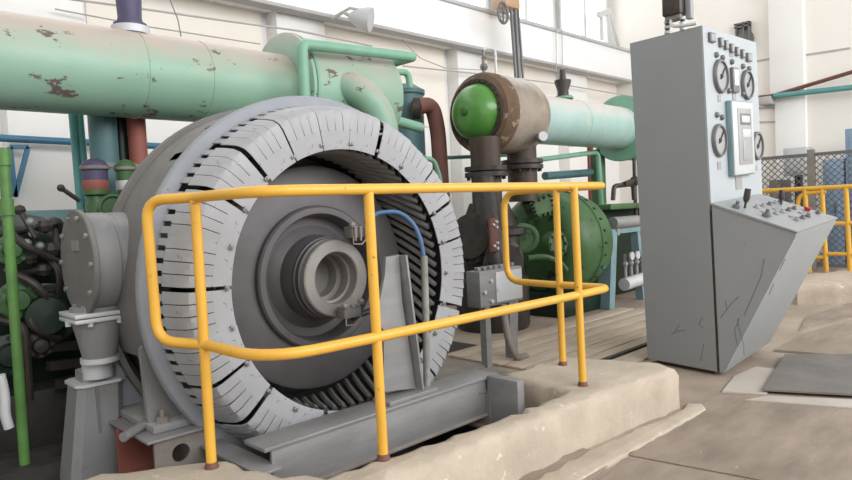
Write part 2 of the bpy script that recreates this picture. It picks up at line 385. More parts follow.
for i in range(24):
    ang = 117+15*i + random.uniform(-.85, .85)
    if i < 4: o = variants[i]; o.parent = mo
    else: o = inst(variants[i % 4], 'shroud_segment', mo, AXL, (0, 0, 0))
    o.location = AXL+V((0, random.uniform(-.004, .004), 0)); o.rotation_euler = (random.uniform(-.004, .004), -R(ang+7.5), random.uniform(-.004, .004))
# clips holding the segment joints, at the inner edge
g = G().box((-.009, -.008, -.013), (.009, .006, .013), .003); g.cyl((0, -.008, 0), (0, -.016, 0), .006, n=6)
clip0 = build(g, 'clip', 'steel', None); clip0.parent = mo
for i in range(24):
    o = clip0 if i == 0 else inst(clip0, 'clip', mo, (0, 0, 0), (0, 0, 0))
    t = R(117+15*i); o.location = AXL+V((.70*math.cos(t), 2.668-3.2, .70*math.sin(t))); o.rotation_euler = (0, -t, 0)
# stator end winding: skewed coil bars
g = G(); pts = []
for q in range(9):
    t = q/8; a = R(-4+14*t); r = .672+.02*math.sin(t*math.pi*.5); y = 2.73+.36*t
    pts.append(V((r*math.cos(a), y-3.2, r*math.sin(a))))
pts = [pts[0]+V((.04, .035, .0))]+pts
g.tube(pts, [.012]+[.0165]*9, 6)
coil0 = build(g, 'coil', 'coil', None); coil0.parent = mo
NC = 72
for i in range(NC):
    o = coil0 if i == 0 else inst(coil0, 'coil', mo, AXL, (0, 0, 0))
    o.location = AXL; o.rotation_euler = (0, -2*math.pi*i/NC, 0)
build(ann([(.75, 2.74), (.715, 3.0), (.71, 3.3)], 72), 'winding_backing', 'dark', mo)
# rotor
rot = build(ann([(.03, 3.04), (.33, 3.02), (.34, 2.945), (.35, 2.93), (.382, 2.93), (.392, 2.94), (.395, 2.965), (.585, 2.965), (.61, 2.975), (.617, 3.0), (.617, 3.12)], 120), 'rotor_disc', 'rotor', mo)
hub = build(ann([(.30, 3.035), (.27, 3.01), (.235, 2.985), (.225, 2.90), (.215, 2.885), (.215, 2.865)], 96), 'hub', 'rotor', mo)
build(ann([(.16, 2.90), (.218, 2.90), (.223, 2.894), (.223, 2.874), (.20, 2.870), (.20, 2.864), (.216, 2.862), (.216, 2.842), (.19, 2.836)], 96), 'slip_ring', 'rotor', mo, label='dark stepped collar behind the bright ring')
build(ann([(.138, 2.89), (.138, 2.805), (.144, 2.798), (.199, 2.798), (.206, 2.805), (.206, 2.84), (.18, 2.84)], 96), 'end_ring', 'ring', mo, label='light machined ring at the shaft end')
build(ann([(.138, 2.83), (.138, 2.865), (.125, 2.868), (.125, 2.905), (.138, 2.91), (.138, 2.95), (.112, 2.955), (.112, 3.03), (.001, 3.03)], 72), 'bore', 'ring', mo)
# brush gear: two brush holders beside the ring
for (px, py, s) in ((357, 232, 1), (350, 312, -1)):
    c = PY(px, py, 2.72); bh = build(G().box(c+V((-.05, -.02, -.03)), c+V((.06, .05, .03)), .005), 'brush_holder', 'shell', mo)
    g = G()
    for dx in (-.035, .0, .035): g.cyl(c+V((dx, -.03, -.045*s)), c+V((dx, -.03, .03)), .007, n=6)
    g.tube([c+V((-.05, -.03, -.02)), c+V((-.055, -.035, -.06)), c+V((.0, -.035, -.065)), c+V((.05, -.03, -.03))], .005, 6)
    g.sph(c+V((-.045, -.02, .04)), .018, 8); g.sph(c+V((.06, -.02, .05)), .02, 8)
    build(g, 'brush_lead', 'steelb', bh)
g = G(); cs = [PY(357, 232, 2.74), PY(375, 250, 2.74), PY(380, 285, 2.74), PY(372, 310, 2.74), PY(352, 318, 2.74)]
g.tube(cs, .018, 8); build(g, 'brush_yoke', 'black', mo)
# feet: gusset plates and bolted foot plates either side
FZ0 = .285
for sx in (-1, 1):
    fx = AX+sx*.70
    fp = build(G().box((fx-.24, 2.98, FZ0), (fx+.24, 3.56, FZ0+.035), .006), 'foot_plate', 'grey', mo)
    for y, zt in ((3.06, .69), (3.46, .63)):
        outer = [V((AX+sx*(.95*math.cos(R(a))), y, AZ+.95*math.sin(R(a)))) for a in (-20, -26, -32, -38)]
        poly = [V((AX+sx*.945, y, zt-.02)), V((AX+sx*.925, y, zt))]+outer[1:]+[V((AX+sx*.52, y, FZ0+.035)), V((AX+sx*.93, y, FZ0+.035))]
        build(G().prism(poly, (0, .03, 0)), 'gusset', 'grey' if y < 3.2 else 'greyb', mo)
    g = G()
    for dx in (-.18, .0, .16):
        g.cyl((fx+dx, 3.02, FZ0+.03), (fx+dx, 3.02, FZ0+.065), .028, n=6); g.cyl((fx+dx, 3.02, FZ0+.06), (fx+dx, 3.02, FZ0+.10), .014, n=8)
    build(g, 'foot_bolts', 'steelb', fp, kind='stuff')
# terminal housing on the left flank
th = thing('cable_terminal_box', 'grey drum shaped cable terminal box with bolted cover and conical outlet', 'terminal box', (1.05, 3.5, 0))
c0 = V((1.01, 3.5, 1.075)); xa = V((1, 0, 0))
g = G().lathe([(.235, 0), (.24, .01), (.24, .10), (.234, .105), (.234, .12), (.238, .125), (.238, .36), (.23, .38)], c0, xa, 40)
dr = build(g, 'drum', 'grey', th); build(G().bolts(c0+xa*.26, xa, .243, 8, .014, .02), 'rim_bolts', 'steel', dr, kind='stuff')
g = G().lathe([(.252, -.025), (.258, -.02), (.258, -.004), (.25, 0)], c0, xa, 40); cv = build(g, 'cover', 'shell', th)
build(G().bolts(c0-xa*.025, -xa, .225, 10, .013, .014), 'cover_bolts', 'steel', cv, kind='stuff')
build(G().box(c0+V((-.032, -.05, .06)), c0+V((-.024, .04, .11))), 'name_plate', 'ring', cv, label='small brown name plate')
g = G().box(c0+V((.15, -.25, -.19)), c0+V((.31, -.18, -.13)), .008); build(g, 'lug', 'grey', dr)
th.location.y -= .10; th.location.x -= .015
g = G().lathe([(.125, 0), (.125, .02)], (1.06, 3.5, .79), (0, 0, 1), 4); 
cn = build(G().box((.925, 3.37, .795), (1.20, 3.63, .815), .004).box((.925, 3.37, .82), (1.20, 3.63, .84), .004), 'outlet_flange', 'lgrey', th)
build(G().lathe([(.075, 0), (.095, .1), (.118, .2), (.118, .26)], (1.06, 3.5, .60), (0, 0, 1), 28), 'outlet_cone', 'grey', th)
build(G().bolts((1.06, 3.5, .797), (0, 0, -1), .13, 6, .014, .02), 'flange_bolts', 'lgrey', cn, kind='stuff')
build(G().lathe([(.088, 0), (.088, .025)], (1.06, 3.5, .585), (0, 0, 1), 24).lathe([(.07, -.09), (.07, 0)], (1.06, 3.55, .59), (0, 0, 1), 24), 'neck', 'lgrey', th)
ps = thing('cable_pedestal', 'tapering grey sheet metal cable pedestal under the terminal box outlet', 'pedestal', (1.03, 3.5, 0))
def frus(g, c, a, b_, z0, z1, shx=0, chx=.3):
    def oct_(w_, z, ox):
        k = w_*chx; return [V((c[0]+ox+x, c[1]+y, z)) for x, y in ((-w_, -w_+k), (-w_+k, -w_), (w_-k, -w_), (w_, -w_+k), (w_, w_-k), (w_-k, w_), (-w_+k, w_), (-w_, w_-k))]
    g.ringf([oct_(a, z0, 0), oct_(b_, z1, shx)]); return g
build(frus(G(), (1.0, 3.5), .125, .105, .0, .47, .045), 'pedestal_body', 'grey', ps)
build(frus(G(), (1.046, 3.5), .118, .118, .47, .485), 'collar', 'lgrey', ps)
build(frus(G(), (1.05, 3.5), .08, .078, .485, .535), 'sleeve', 'grey', ps)
build(G().box((1.01, 3.385, .0), (1.025, 3.395, .46)), 'seam', 'shell', ps)
g = G().tube(fillet([(1.10, 3.4, .30), (1.16, 3.36, .17), (1.26, 3.32, .17), (1.34, 3.3, .22)], .05), .011, 8)
build(g, 'hose', 'rust', None, 'thin brown hose sagging between the cable pedestal and the motor foot', 'hose', loc=(1.2, 3.35, .16))
# ================================================================== STEEL BASE
ib = thing('steel_channel_beam', 'long grey steel channel beam lying across the pit before the motor', 'beam', (2.1, 2.5, .06))
build(G().box((1.40, 2.435, .065), (2.93, 2.452, .262), .002), 'web', 'steel', ib)
build(G().box((1.36, 2.42, .262), (2.90, 2.60, .28), .003), 'top_flange', 'steel', ib)
build(G().box((1.44, 2.42, .05), (2.93, 2.56, .066), .003), 'bottom_flange', 'steelb', ib)
a = PY(505, 384, 2.30)
build(G().box((2.80, 2.20, -.10), (2.86, 2.42, .285), .004), 'upright_plate', 'steel', None, 'grey upright end plate wedged against the broken plinth edge', 'plate', loc=(2.83, 2.3, -.1))
for x, lab in ((1.36, 'brown steel cross beam running from the motor foot to the channel beam'), (2.80, 'steel cross beam under the motor foot beside the cabinet stand')):
    cb = thing('cross_beam', lab, 'beam', (x, 2.9, .0))
    build(G().box((x-.055, 2.43 if x > 2 else 2.38, .185), (x+.055, 3.6, .20), .003), 'top_flange', 'steel' if x < 2 else 'steelb', cb)
    build(G().box((x-.006, 2.40, .0), (x+.006, 3.6, .187)), 'web', 'steelb', cb)
    build(G().box((x-.055, 2.40, -.012), (x+.055, 3.6, .0)), 'bottom_flange', 'steelb', cb)
# bearer with a round hole under the left foot
br = thing('foot_bearer', 'rusty steel bearer with a round hole under the motor foot', 'bearer', (1.15, 2.9, 0))
g = G(); c = V((1.215, 2.92, .19)); n = 24; rows = []
circ = [c+V((.042*math.cos(2*math.pi*i/n), 0, .042*math.sin(2*math.pi*i/n))) for i in range(n)]
def sq(i):
    t = 2*math.pi*i/n; x, z = math.cos(t), math.sin(t); k = 1/max(abs(x)/.12, abs(z)/(.085 if z > 0 else .19)); return c+V((x*k, 0, z*k))
outer = [sq(i) for i in range(n)]; th_ = V((0, .015, 0))
g.ringf([circ, outer, [p+th_ for p in outer], [p+th_ for p in circ], circ], True, False, False)
build(g, 'holed_plate', 'steelb', br); build(G().box((1.06, 2.90, .272), (1.40, 3.5, .284), .002), 'top_plate', 'steel', br)
build(G().box((1.05, 3.25, 0), (1.30, 3.27, .27)), 'back_plate', 'red', br)
g = G().cyl((1.0, 3.02, .30), (1.15, 3.12, .31), .022, n=12); build(g, 'jacking_bolt', 'steel', br)
# bracket plate standing on the beam
bk = thing('bearing_bracket', 'tall tapered grey steel bracket plate standing on the channel beam', 'bracket', (2.22, 2.5, .28))
pp = [PY(*q, 2.5) for q in ((384, 392), (384, 330), (372, 318), (380, 300), (385, 275), (386, 257), (399, 255), (402, 300), (416, 388))]
build(G().prism(pp, (0, .02, 0)), 'bracket_plate', 'steel', bk)
a, b_ = PY(400, 255, 2.5), PY(417, 388, 2.5)
build(G().bar(a, b_, .10, .012, (1, 0, 0)), 'edge_flange', 'steel', bk); build(G().box((2.08, 2.44, .28), (2.42, 2.58, .30), .003), 'foot', 'steel', bk)
# conduit and blue hose
cp = PY(424, 256, 2.52); cb_ = PY(427, 389, 2.52)
build(G().tube([cp, cp.lerp(cb_, .4)+V((.004, 0, 0)), V((cb_.x, 2.52, .28))], .020, 12), 'conduit', 'conduit', None, 'dirty upright conduit pipe standing on the channel beam', 'conduit', loc=(cb_.x, 2.52, .28))
g = G().tube(fillet([PY(368, 222, 2.68), PY(376, 213, 2.66), PY(398, 211, 2.62), PY(413, 222, 2.56), PY(421, 240, 2.53), cp+V((0, 0, -.02))], .06), .0125, 10)
build(g, 'blue_hose', 'cable', None, 'blue hose arching from the brush gear into the conduit', 'hose', loc=tuple(cp))
# ================================================================== YELLOW RAILING
def railing(name, label, paths_top, posts, rr=.0215, group=None, loc=(0, 0, 0), mt='yellow'):
    t = thing(name, label, 'railing', loc)
    for i, pth in enumerate(paths_top): build(G().tube(pth, rr, 14), ('top_rail', 'mid_rail', 'rail_loop')[min(i, 2)], mt, t)
    for b0, b1 in posts:
        p = build(G().cyl(b0, b1, rr*.97, n=14), 'post', mt, t)
        build(G().lathe([(rr*1.35, 0), (rr*1.3, .012), (rr*1.02, .03)], b0, (0, 0, 1), 14), 'weld_foot', 'rust', p)
    return t
ZT, ZM = 1.345, .752
# one continuous bent pipe each: left loop - front run - corner - return run - right loop
top = [(1.20, 2.96, ZT-.02), (1.16, 2.50, ZT), (1.17, 2.02, ZT), (1.65, 1.995, ZT), (3.04, 1.945, ZT), (3.36, 1.94, ZT), (3.375, 2.29, ZT), (3.44, 2.76, ZT)]
bot = [(1.22, 2.96, ZM), (1.16, 2.50, ZM), (1.17, 2.02, ZM), (1.65, 1.995, ZM), (3.04, 1.945, ZM), (3.36, 1.94, ZM), (3.375, 2.29, ZM), (3.44, 2.76, ZM)]
loopL = [(1.165, 2.56, ZT), (1.20, 2.96, ZT), (1.22, 2.98, ZM), (1.165, 2.56, ZM)]
def bend(path): 
    out = [V(path[0])]
    f = fillet(path[0:4], .34, 8); g2 = fillet(path[3:8], .10, 6); return f+g2[1:]
railing('guard_railing', 'yellow tubular guard railing with looped ends on the concrete plinth', [bend(top[1:2]+top[1:]) if False else fillet([(1.16, 2.5, ZT), (1.165, 2.02, ZT), (1.65, 1.995, ZT)], .34, 8)+fillet([(1.65, 1.995, ZT), (3.04, 1.945, ZT), (3.37, 1.94, ZT), (3.375, 2.4, ZT)], .09, 6)[1:],
   fillet([(1.16, 2.5, ZM), (1.165, 2.02, ZM), (1.65, 1.995, ZM)], .36, 8)+fillet([(1.65, 1.995, ZM), (3.04, 1.945, ZM), (3.37, 1.94, ZM), (3.375, 2.4, ZM)], .09, 6)[1:],
   fillet([(1.16, 2.46, ZT), (1.155, 2.50, ZT), (1.045, 2.70, ZT), (1.055, 2.70, ZM+.01), (1.155, 2.50, ZM), (1.16, 2.46, ZM)], .09, 6),
   fillet([(3.375, 2.38, ZT), (3.41, 2.73, ZT), (3.41, 2.73, ZM), (3.375, 2.38, ZM)], .12, 6)],
   [((1.155, 2.485, .245), (1.157, 2.490, ZT)), ((1.655, 2.0, .245), (1.645, 1.998, ZT)), ((3.045, 1.94, .245), (3.035, 1.945, ZT)), ((3.374, 2.288, .245), (3.372, 2.29, ZT))], loc=(2.2, 2.0, .25))
# ================================================================== HEAT EXCHANGERS (overhead shells along the wall)
HY, HZ = 4.5, 2.25; xa = V((1, 0, 0))
def seam_ring(parent, x, r, mt, wd=.012):
    build(G().lathe([(r-.003, -wd), (r+.004, -wd*.6), (r+.004, wd*.6), (r-.003, wd)], (x, HY, HZ), xa, 48, False), 'weld_seam', mt, parent)
h1 = thing('heat_exchanger', 'long pale green overhead heat exchanger shell above the motor, paint flaking', 'heat exchanger', (1.5, HY, HZ-.3))
sh1 = build(G().cyl((-2.5, HY, HZ), (2.9, HY, HZ), .285, n=64), 'shell', 'teal', h1)
for x in (-.4, 1.72, 2.16): seam_ring(sh1, x, .285, 'teal', .008)
hd = build(G().lathe([(.29, 0), (.44, .015), (.455, .025), (.455, .05), (.44, .06), (.44, .92), (.42, .96), (.35, .985), (.1, 1.0), (.001, 1.0)], (2.84, HY, HZ), xa, 64), 'header_drum', 'teal', h1)
build(G().lathe([(.443, .055), (.458, .06), (.458, .08), (.443, .085)], (2.84, HY, HZ), xa, 64, False), 'header_flange', 'tealp', h1)
e = fillet([PY(352, 88, 4.08), PY(368, 98, 3.98), PY(382, 120, 3.95), V((PY(384, 122, 3.95).x+.02, 3.95, 1.1))], .2, 8)
build(G().tube([V((e[0].x-.10, 4.28, e[0].z+.04))]+e, .125, 24), 'outlet_elbow', 'teal', h1)
nz = PY(130, 22, HY); 
nzz = build(G().lathe([(.075, -.2), (.075, -.02), (.115, -.02), (.115, .03), (.105, .035), (.105, .06), (.085, .06), (.075, .10), (.085, .30), (.11, .55)], (nz.x, HY, HZ+.28), (0, 0, 1), 28), 'nozzle', 'purple', h1)
build(G().lathe([(.118, -.02), (.12, .0), (.12, .028), (.1, .034)], (nz.x, HY, HZ+.29), (0, 0, 1), 28, False), 'nozzle_flange', 'lgrey', nzz)
# green pipe frame in front of the first header
pf = thing('green_pipe_frame', 'pale green bent pipe frame standing before the heat exchanger header', 'pipe', (3.0, 4.0, .9))
pth = [V((PY(304, 105, 4.0).x, 4.0, .0)), PY(302, 44, 4.0), PY(413, 58, 4.25), PY(372, 69, 4.95)]
build(G().tube(fillet(pth[:2]+[PY(413, 57, 4.05)], .05, 4), .042, 16), 'front_pipe', 'tealp', pf)
build(G().tube(fillet([PY(410, 57, 4.06), PY(413, 57.5, 4.1), PY(374, 69, 4.75)], .02, 3), .036, 16), 'return_pipe', 'tealp', pf)
# red and blue-green columns under the shell
for (px0, px1, mt, lab, yy) in ((88, 116, 'tealb', 'thick blue green vertical duct under the overhead shell', 4.75), (112, 128, 'bgreen', 'dark green vertical pipe squeezed between duct and red column', 4.82), (127, 145, 'red', 'red oxide vertical column under the overhead shell', 4.7)):
    a, b_ = PY(px0, 120, yy), PY(px1, 120, yy); zb = .6 if mt != 'red' else 1.55
    build(G().cyl(((a.x+b_.x)/2, yy, zb), ((a.x+b_.x)/2, yy, HZ-.1), (b_.x-a.x)/2, n=28), 'vertical_pipe', mt, None, lab, 'pipe', loc=((a.x+b_.x)/2, yy, zb))
for i, px in enumerate((72, 79)):
    a = PY(px, 110, 5.1); c_ = PY(px+6, 205, 5.1)
    build(G().tube([a+V((0, 0, .25)), a, V((a.x+.02, 5.1, .8))], .027, 12), 'turquoise_pipe', 'turq', None, ('slim turquoise riser pipe nearer the white column', 'slim turquoise riser pipe nearer the blue green duct')[i], 'pipe', loc=(a.x, 5.1, .8))
# second exchanger
h2 = thing('heat_exchanger', 'shorter aqua overhead heat exchanger with sooty insulated drum and green dome', 'heat exchanger', (6.6, HY, HZ-.3))
sh2 = build(G().cyl((6.05, HY, HZ), (8.85, HY, HZ), .285, n=56), 'shell', 'aqua', h2)
seam_ring(sh2, 7.05, .285, 'aqua'); seam_ring(sh2, 8.1, .285, 'aqua')
d2 = build(G().lathe([(.30, -.02), (.36, -.02), (.40, .0), (.42, .05), (.42, .12), (.42, .58), (.41, .68), (.37, .79), (.31, .86), (.28, .87)], (5.25, HY, HZ), xa, 56), 'insulated_drum', 'lag', h2)
build(G().lathe([(.36, -.026), (.405, -.004), (.426, .05), (.428, .14), (.424, .17)], (5.25, HY, HZ), xa, 56, False), 'scorched_rim', 'scorch', h2)
dm = build(G().lathe([(.31, .0), (.31, -.015), (.30, -.03), (.28, -.09), (.235, -.145), (.17, -.185), (.09, -.205), (.001, -.21)], (5.24, HY, HZ), xa, 48), 'dome', 'green', h2)
build(G().lathe([(.045, -.20), (.045, -.225), (.03, -.23), (.03, -.24), (.001, -.24)], (5.24, HY, HZ), xa, 16), 'dome_boss', 'dgreen', dm)
build(G().lathe([(.31, .0), (.35, -.0), (.35, -.035), (.31, -.035)], (5.235, HY, HZ), xa, 48, False).bolts((5.20, HY, HZ), -xa, .33, 28, .012, .014), 'dome_flange', 'brownc', h2)
build(G().lathe([(.285, 0), (.44, .01), (.45, .02), (.45, .05), (.43, .06), (.43, .9), (.40, .98), (.001, 1.05)], (8.2, HY, HZ), xa, 48), 'end_header', 'tealp', h2)
build(G().lathe([(.001, 0), (.08, .01), (.10, .04), (.10, .35)], (8.75, 4.25, HZ-.70), (0, 0, 1), 20), 'drain_pot', 'tealp', h2)
n2 = PY(563, 90, HY)
nn = build(G().lathe([(.08, -.08), (.08, .0), (.12, 0), (.12, .03), (.07, .04), (.065, .10), (.10, .20), (.10, .23), (.04, .24), (.03, .36)], (n2.x, HY, HZ+.28), (0, 0, 1), 24), 'nozzle', 'black', h2)
build(G().lathe([(.115, 0), (.122, .015), (.122, .03), (.10, .035)], (n2.x, HY, HZ+.275), (0, 0, 1), 24, False), 'nozzle_flange', 'tealp', nn)
def flanged(px, yf, yy, r, z0, mt, name, lab, top, parent=None):
    p = PY(px, yf, yy); t = thing(name, lab, 'pipe', (p.x, yy, z0))
    build(G().cyl((p.x, yy, z0), (p.x, yy, top), r, n=28), 'pipe_body', mt, t)
    for dz in (.0, -.06):
        f = build(G().lathe([(r*.9, 0), (r*1.42, .0), (r*1.42, .045), (r*.9, .045)], (p.x, yy, p.z+dz), (0, 0, 1), 28, False), 'flange', 'black', t)
        if dz: build(G().bolts((p.x, yy, p.z+dz), (0, 0, -1), r*1.22, 12, .016, .03), 'flange_bolts', 'black', f, kind='stuff')
    return t, p
d2a, pa = flanged(486, 171, 4.35, .155, 1.3, 'brownc', 'flanged_pipe', 'sooty flanged outlet pipe below the green dome', 1.97)
d2b, pb = flanged(522, 164, 4.45, .165, 1.3, 'brownc', 'flanged_pipe', 'sooty flanged outlet pipe below the insulated drum middle', 2.0)
build(G().sph((pb.x-.06, 4.14, 1.97), .05, 12).cyl((pb.x-.06, 4.14, 1.97), (pb.x-.14, 4.05, 1.98), .05, n=16), 'inspection_plug', 'lgrey', d2b, label='pale round plug')
# black compressor cylinder below
bc = thing('black_cylinder', 'oily black compressor cylinder block with bolted flanges', 'machine', (pa.x, 4.3, 0))
build(G().lathe([(.36, 0), (.38, .05), (.38, .5), (.34, .55), (.34, .95), (.40, .97), (.40, 1.03), (.30, 1.06), (.2, 1.3)], (pa.x+.02, 4.35, .0), (0, 0, 1), 32), 'cylinder_body', 'black', bc)
build(G().lathe([(.25, 0), (.25, .04), (.20, .05), (.20, .1)], (pa.x-.35, 4.25, .95), (-1, -.3, .1), 24).bolts((pa.x-.39, 4.24, .955), (-1, -.3, .1), .225, 10, .018, .02), 'side_flange', 'black', bc)
build(G().lathe([(.22, 0), (.22, .04), (.17, .05), (.17, .09)], (pa.x-.2, 4.02, .72), (-.4, -1, 0), 24).bolts((pa.x-.22, 3.98, .72), (-.4, -1, 0), .195, 10, .018, .02), 'front_flange', 'black', bc)
e = [PY(484, 185, 4.3), PY(486, 215, 4.2), PY(494, 250, 4.05), PY(500, 285, 4.0)]
build(G().tube([e[0]+V((0, 0, .1))]+fillet(e, .3, 6), .125, 20), 'swept_pipe', 'black', bc)
c = PY(496, 235, 3.92)
cvp = build(G().box(c+V((-.07, 0, -.16)), c+V((.05, .04, .16)), .02), 'clamp_plate', 'rust', bc, label='rust brown clamp plate')
build(G().bolts(c+V((-.01, 0, .1)), (0, -1, 0), .03, 3, .014, .02).bolts(c+V((-.01, 0, -.1)), (0, -1, 0), .03, 3, .014, .02), 'clamp_bolts', 'lgrey', cvp, kind='stuff')
# green compressor barrel
gc = thing('green_compressor', 'big round green compressor barrel with bolted covers behind the railing', 'compressor', (6.6, 4.3, 0))
bx = V((5.95, 4.35, .80))
bb = build(G().lathe([(.001, -.02), (.30, -.02), (.42, .0), (.50, .03), (.57, .10), (.60, .20), (.60, .42), (.615, .43), (.615, .47), (.60, .48), (.59, .60), (.55, .75), (.46, .88), (.33, .96), (.001, 1.0)], bx, xa, 56), 'barrel', 'dgreen', gc)
build(G().bolts(bx+V((.47, 0, 0)), xa, .612, 28, .016, .03).bolts(bx+V((.01, 0, 0)), -xa, .40, 14, .02, .025), 'barrel_bolts', 'bgreen', bb, kind='stuff')
def disc_on(px, py, yy, r, ax, name, nb, mt='dgreen'):
    c = PY(px, py, yy); ax = V(ax).normalized()
    d_ = build(G().lathe([(r, -.08), (r, .03), (r*.94, .036), (r*.72, .036), (r*.68, .02), (.001, .02)], c, ax, 28), name, mt, gc)
    if nb: build(G().bolts(c+ax*.034, ax, r*.83, nb, .016, .018), 'cover_bolts', 'bgreen', d_, kind='stuff')
disc_on(524, 238, 4.0, .15, (-.75, -.75, 0), 'round_cover', 0)
disc_on(556, 244, 3.80, .13, (-.2, -1, .05), 'bolted_cover', 8)
disc_on(592, 236, 4.0, .15, (.3, -1, .1), 'side_cover', 10)
q = [PY(*p, 3.95) for p in ((530, 203), (552, 192), (556, 212), (536, 218))]
sqc = build(G().prism(q, V((.05, .12, -.03))), 'square_cover', 'dgreen', gc)
g = G()
for a, b_ in zip(q, q[1:]+q[:1]):
    for t in (.1, .37, .63, .9): p = a.lerp(b_, t).lerp((q[0]+q[2])/2, .13); g.cyl(p+V((0, .01, 0)), p+V((-.01, -.03, 0)), .016, n=6)
build(g, 'cover_bolts', 'bgreen', sqc, kind='stuff')
build(G().tube(fillet([PY(528, 258, 3.9), PY(545, 256, 3.8), PY(560, 262, 3.75), PY(566, 270, 3.75)], .1), .028, 10), 'oil_pipe', 'dgreen', gc)
build(G().tube(fillet([PY(596, 215, 3.95), PY(585, 235, 3.8), PY(588, 262, 3.8), PY(604, 268, 3.85)], .15), .022, 10), 'water_pipe', 'tealb', gc)
build(G().box((5.95, 4.0, 0), (6.9, 4.75, .28), .02), 'bed', 'bgreen', gc)
build(G().box((7.2, 4.4, 0), (8.6, 5.4, 1.15), .03), 'crankcase', 'bgreen', gc)
build(G().box((7.2, 4.1, 1.15), (8.8, 5.4, 1.22), .01), 'crankcase_lid', 'dgreen', gc)
# pipes behind the barrel
def pipe(pts, r, mt, label, name='pipe', rad=.08, cat='pipe', group=None, n=10):
    pts = [V(p) for p in pts]; return build(G().tube(fillet(pts, rad, 5), r, n), name, mt, None, label, cat, group, loc=tuple(pts[-1]))
pipe([PY(528, 161, 4.6), PY(598, 152, 4.6), V((PY(603, 160, 4.6).x, 4.6, 0))], .032, 'tealp', 'thin green handrail pipe bending down behind the compressor barrel', 'handrail_pipe', .1)
pipe([PY(545, 176, 4.95), PY(598, 172, 4.95)], .055, 'tealb', 'short blue green pipe behind the compressor barrel', 'cross_pipe')
pipe([V((PY(590, 170, 5.6).x, 5.6, 0)), PY(590, 145, 5.6)], .05, 'redp', 'bright red upright pipe behind the green compressor', 'red_pipe')
pipe([V((PY(597, 165, 4.9).x, 4.9, 0)), PY(597, 150, 4.9)], .11, 'dgreen', 'thick dark green post under the aqua exchanger', 'support_post')
pipe([PY(440, 158, 5.0), PY(510, 155, 5.0)], .022, 'turq', 'thin turquoise pipe passing behind the sooty outlets', 'thin_pipe')
# pale blue valve stand
vs = thing('valve_stand', 'pale blue steel stand with a row of small valves beside the compressor', 'stand', (7.1, 3.96, 0))
a, b_ = PY(606, 232, 3.96), PY(635, 232, 3.96)
build(G().bar((a.x-.06, 3.96, 0), (a.x+.06, 3.96, a.z), .12, .16, (0, 1, 0)), 'leg', 'cyan', vs); build(G().bar((b_.x+.1, 3.96, 0), (b_.x, 3.96, a.z), .07, .1, (0, 1, 0)), 'leg', 'cyan', vs)
build(G().bar((a.x-.05, 3.96, a.z), (b_.x+.05, 3.96, a.z), .12, .06), 'top_bar', 'cyan', vs)
mz = .50
mf = build(G().cyl((a.x+.2, 3.86, .26), (b_.x+.25, 3.86, .30), .075, n=16), 'manifold', 'lgrey', vs)
for i in range(5):
    x = a.x+.24+i*.14
    t_ = build(G().cyl((x, 3.86, .3), (x, 3.86, .62), .02, n=8).sph((x, 3.86, .5), .04, 8), 'valve', 'steel', vs)
    build(G().cyl((x, 3.78, .6), (x, 3.76, .6), .05, n=10), 'hand_wheel', 'lgrey', t_)
build(G().cyl((a.x+.05, 3.9, 1.0), (b_.x-.05, 3.9, 1.0), .07, n=16).cyl((a.x+.15, 3.9, .93), (a.x+.15, 3.9, .85), .03, n=8), 'gauge_tube', 'steel', vs)
bp = thing('black_pipework', 'thin black pipe loop with valves beneath the green drain pot', 'pipe', (8.4, 4.2, 0))
build(G().tube(fillet([PY(613, 200, 4.2), PY(614, 186, 4.2), PY(633, 184, 4.2), PY(634, 200, 4.2)], .06), .03, 8), 'loop', 'black', bp)
v_ = build(G().tube([PY(634, 158, 4.2), PY(635, 190, 4.2), V((PY(635, 190, 4.2).x, 4.2, 0))], .025, 8), 'drain_pipe', 'black', bp)
build(G().bar(PY(624, 184, 4.18), PY(640, 178, 4.18), .05, .05).sph(PY(635, 181, 4.18), .07, 8), 'valve', 'black', bp)
# grey junction cabinet on legs right of the motor
jc = thing('junction_cabinet', 'small grey junction cabinet on angle legs between motor and compressor', 'cabinet', (4.0, 3.28, 0))
build(G().box((3.74, 3.26, .48), (4.27, 3.40, .76), .006), 'cabinet_body', 'steel', jc); build(G().box((3.92, 3.245, .50), (4.25, 3.262, .74), .004), 'front_plate', 'lgrey', jc)
for k in range(7): build(G().box((3.77+k*.07, 3.3, .76), (3.805+k*.07, 3.34, .79), .003), 'terminal', 'steel', jc)
for x in (3.80, 4.10): build(G().box((x, 3.27, 0), (x+.06, 3.33, .48)), 'leg', 'steel', jc)
build(G().bar((4.16, 3.3, 0), (4.20, 3.3, .48), .05, .05, (0, 1, 0)), 'leg', 'steel', jc)
build(G().bolts((3.86, 3.258, .6), (0, -1, 0), .08, 4, .016, .02), 'cabinet_bolts', 'lgrey', jc, kind='stuff')
pipe([(3.98, 3.24, .48), (3.98, 3.2, .2), (4.05, 3.18, .04), (4.2, 3.2, .03)], .03, 'steelb', 'limp grey hose hanging from the junction cabinet', 'cabinet_hose', .1, 'hose')
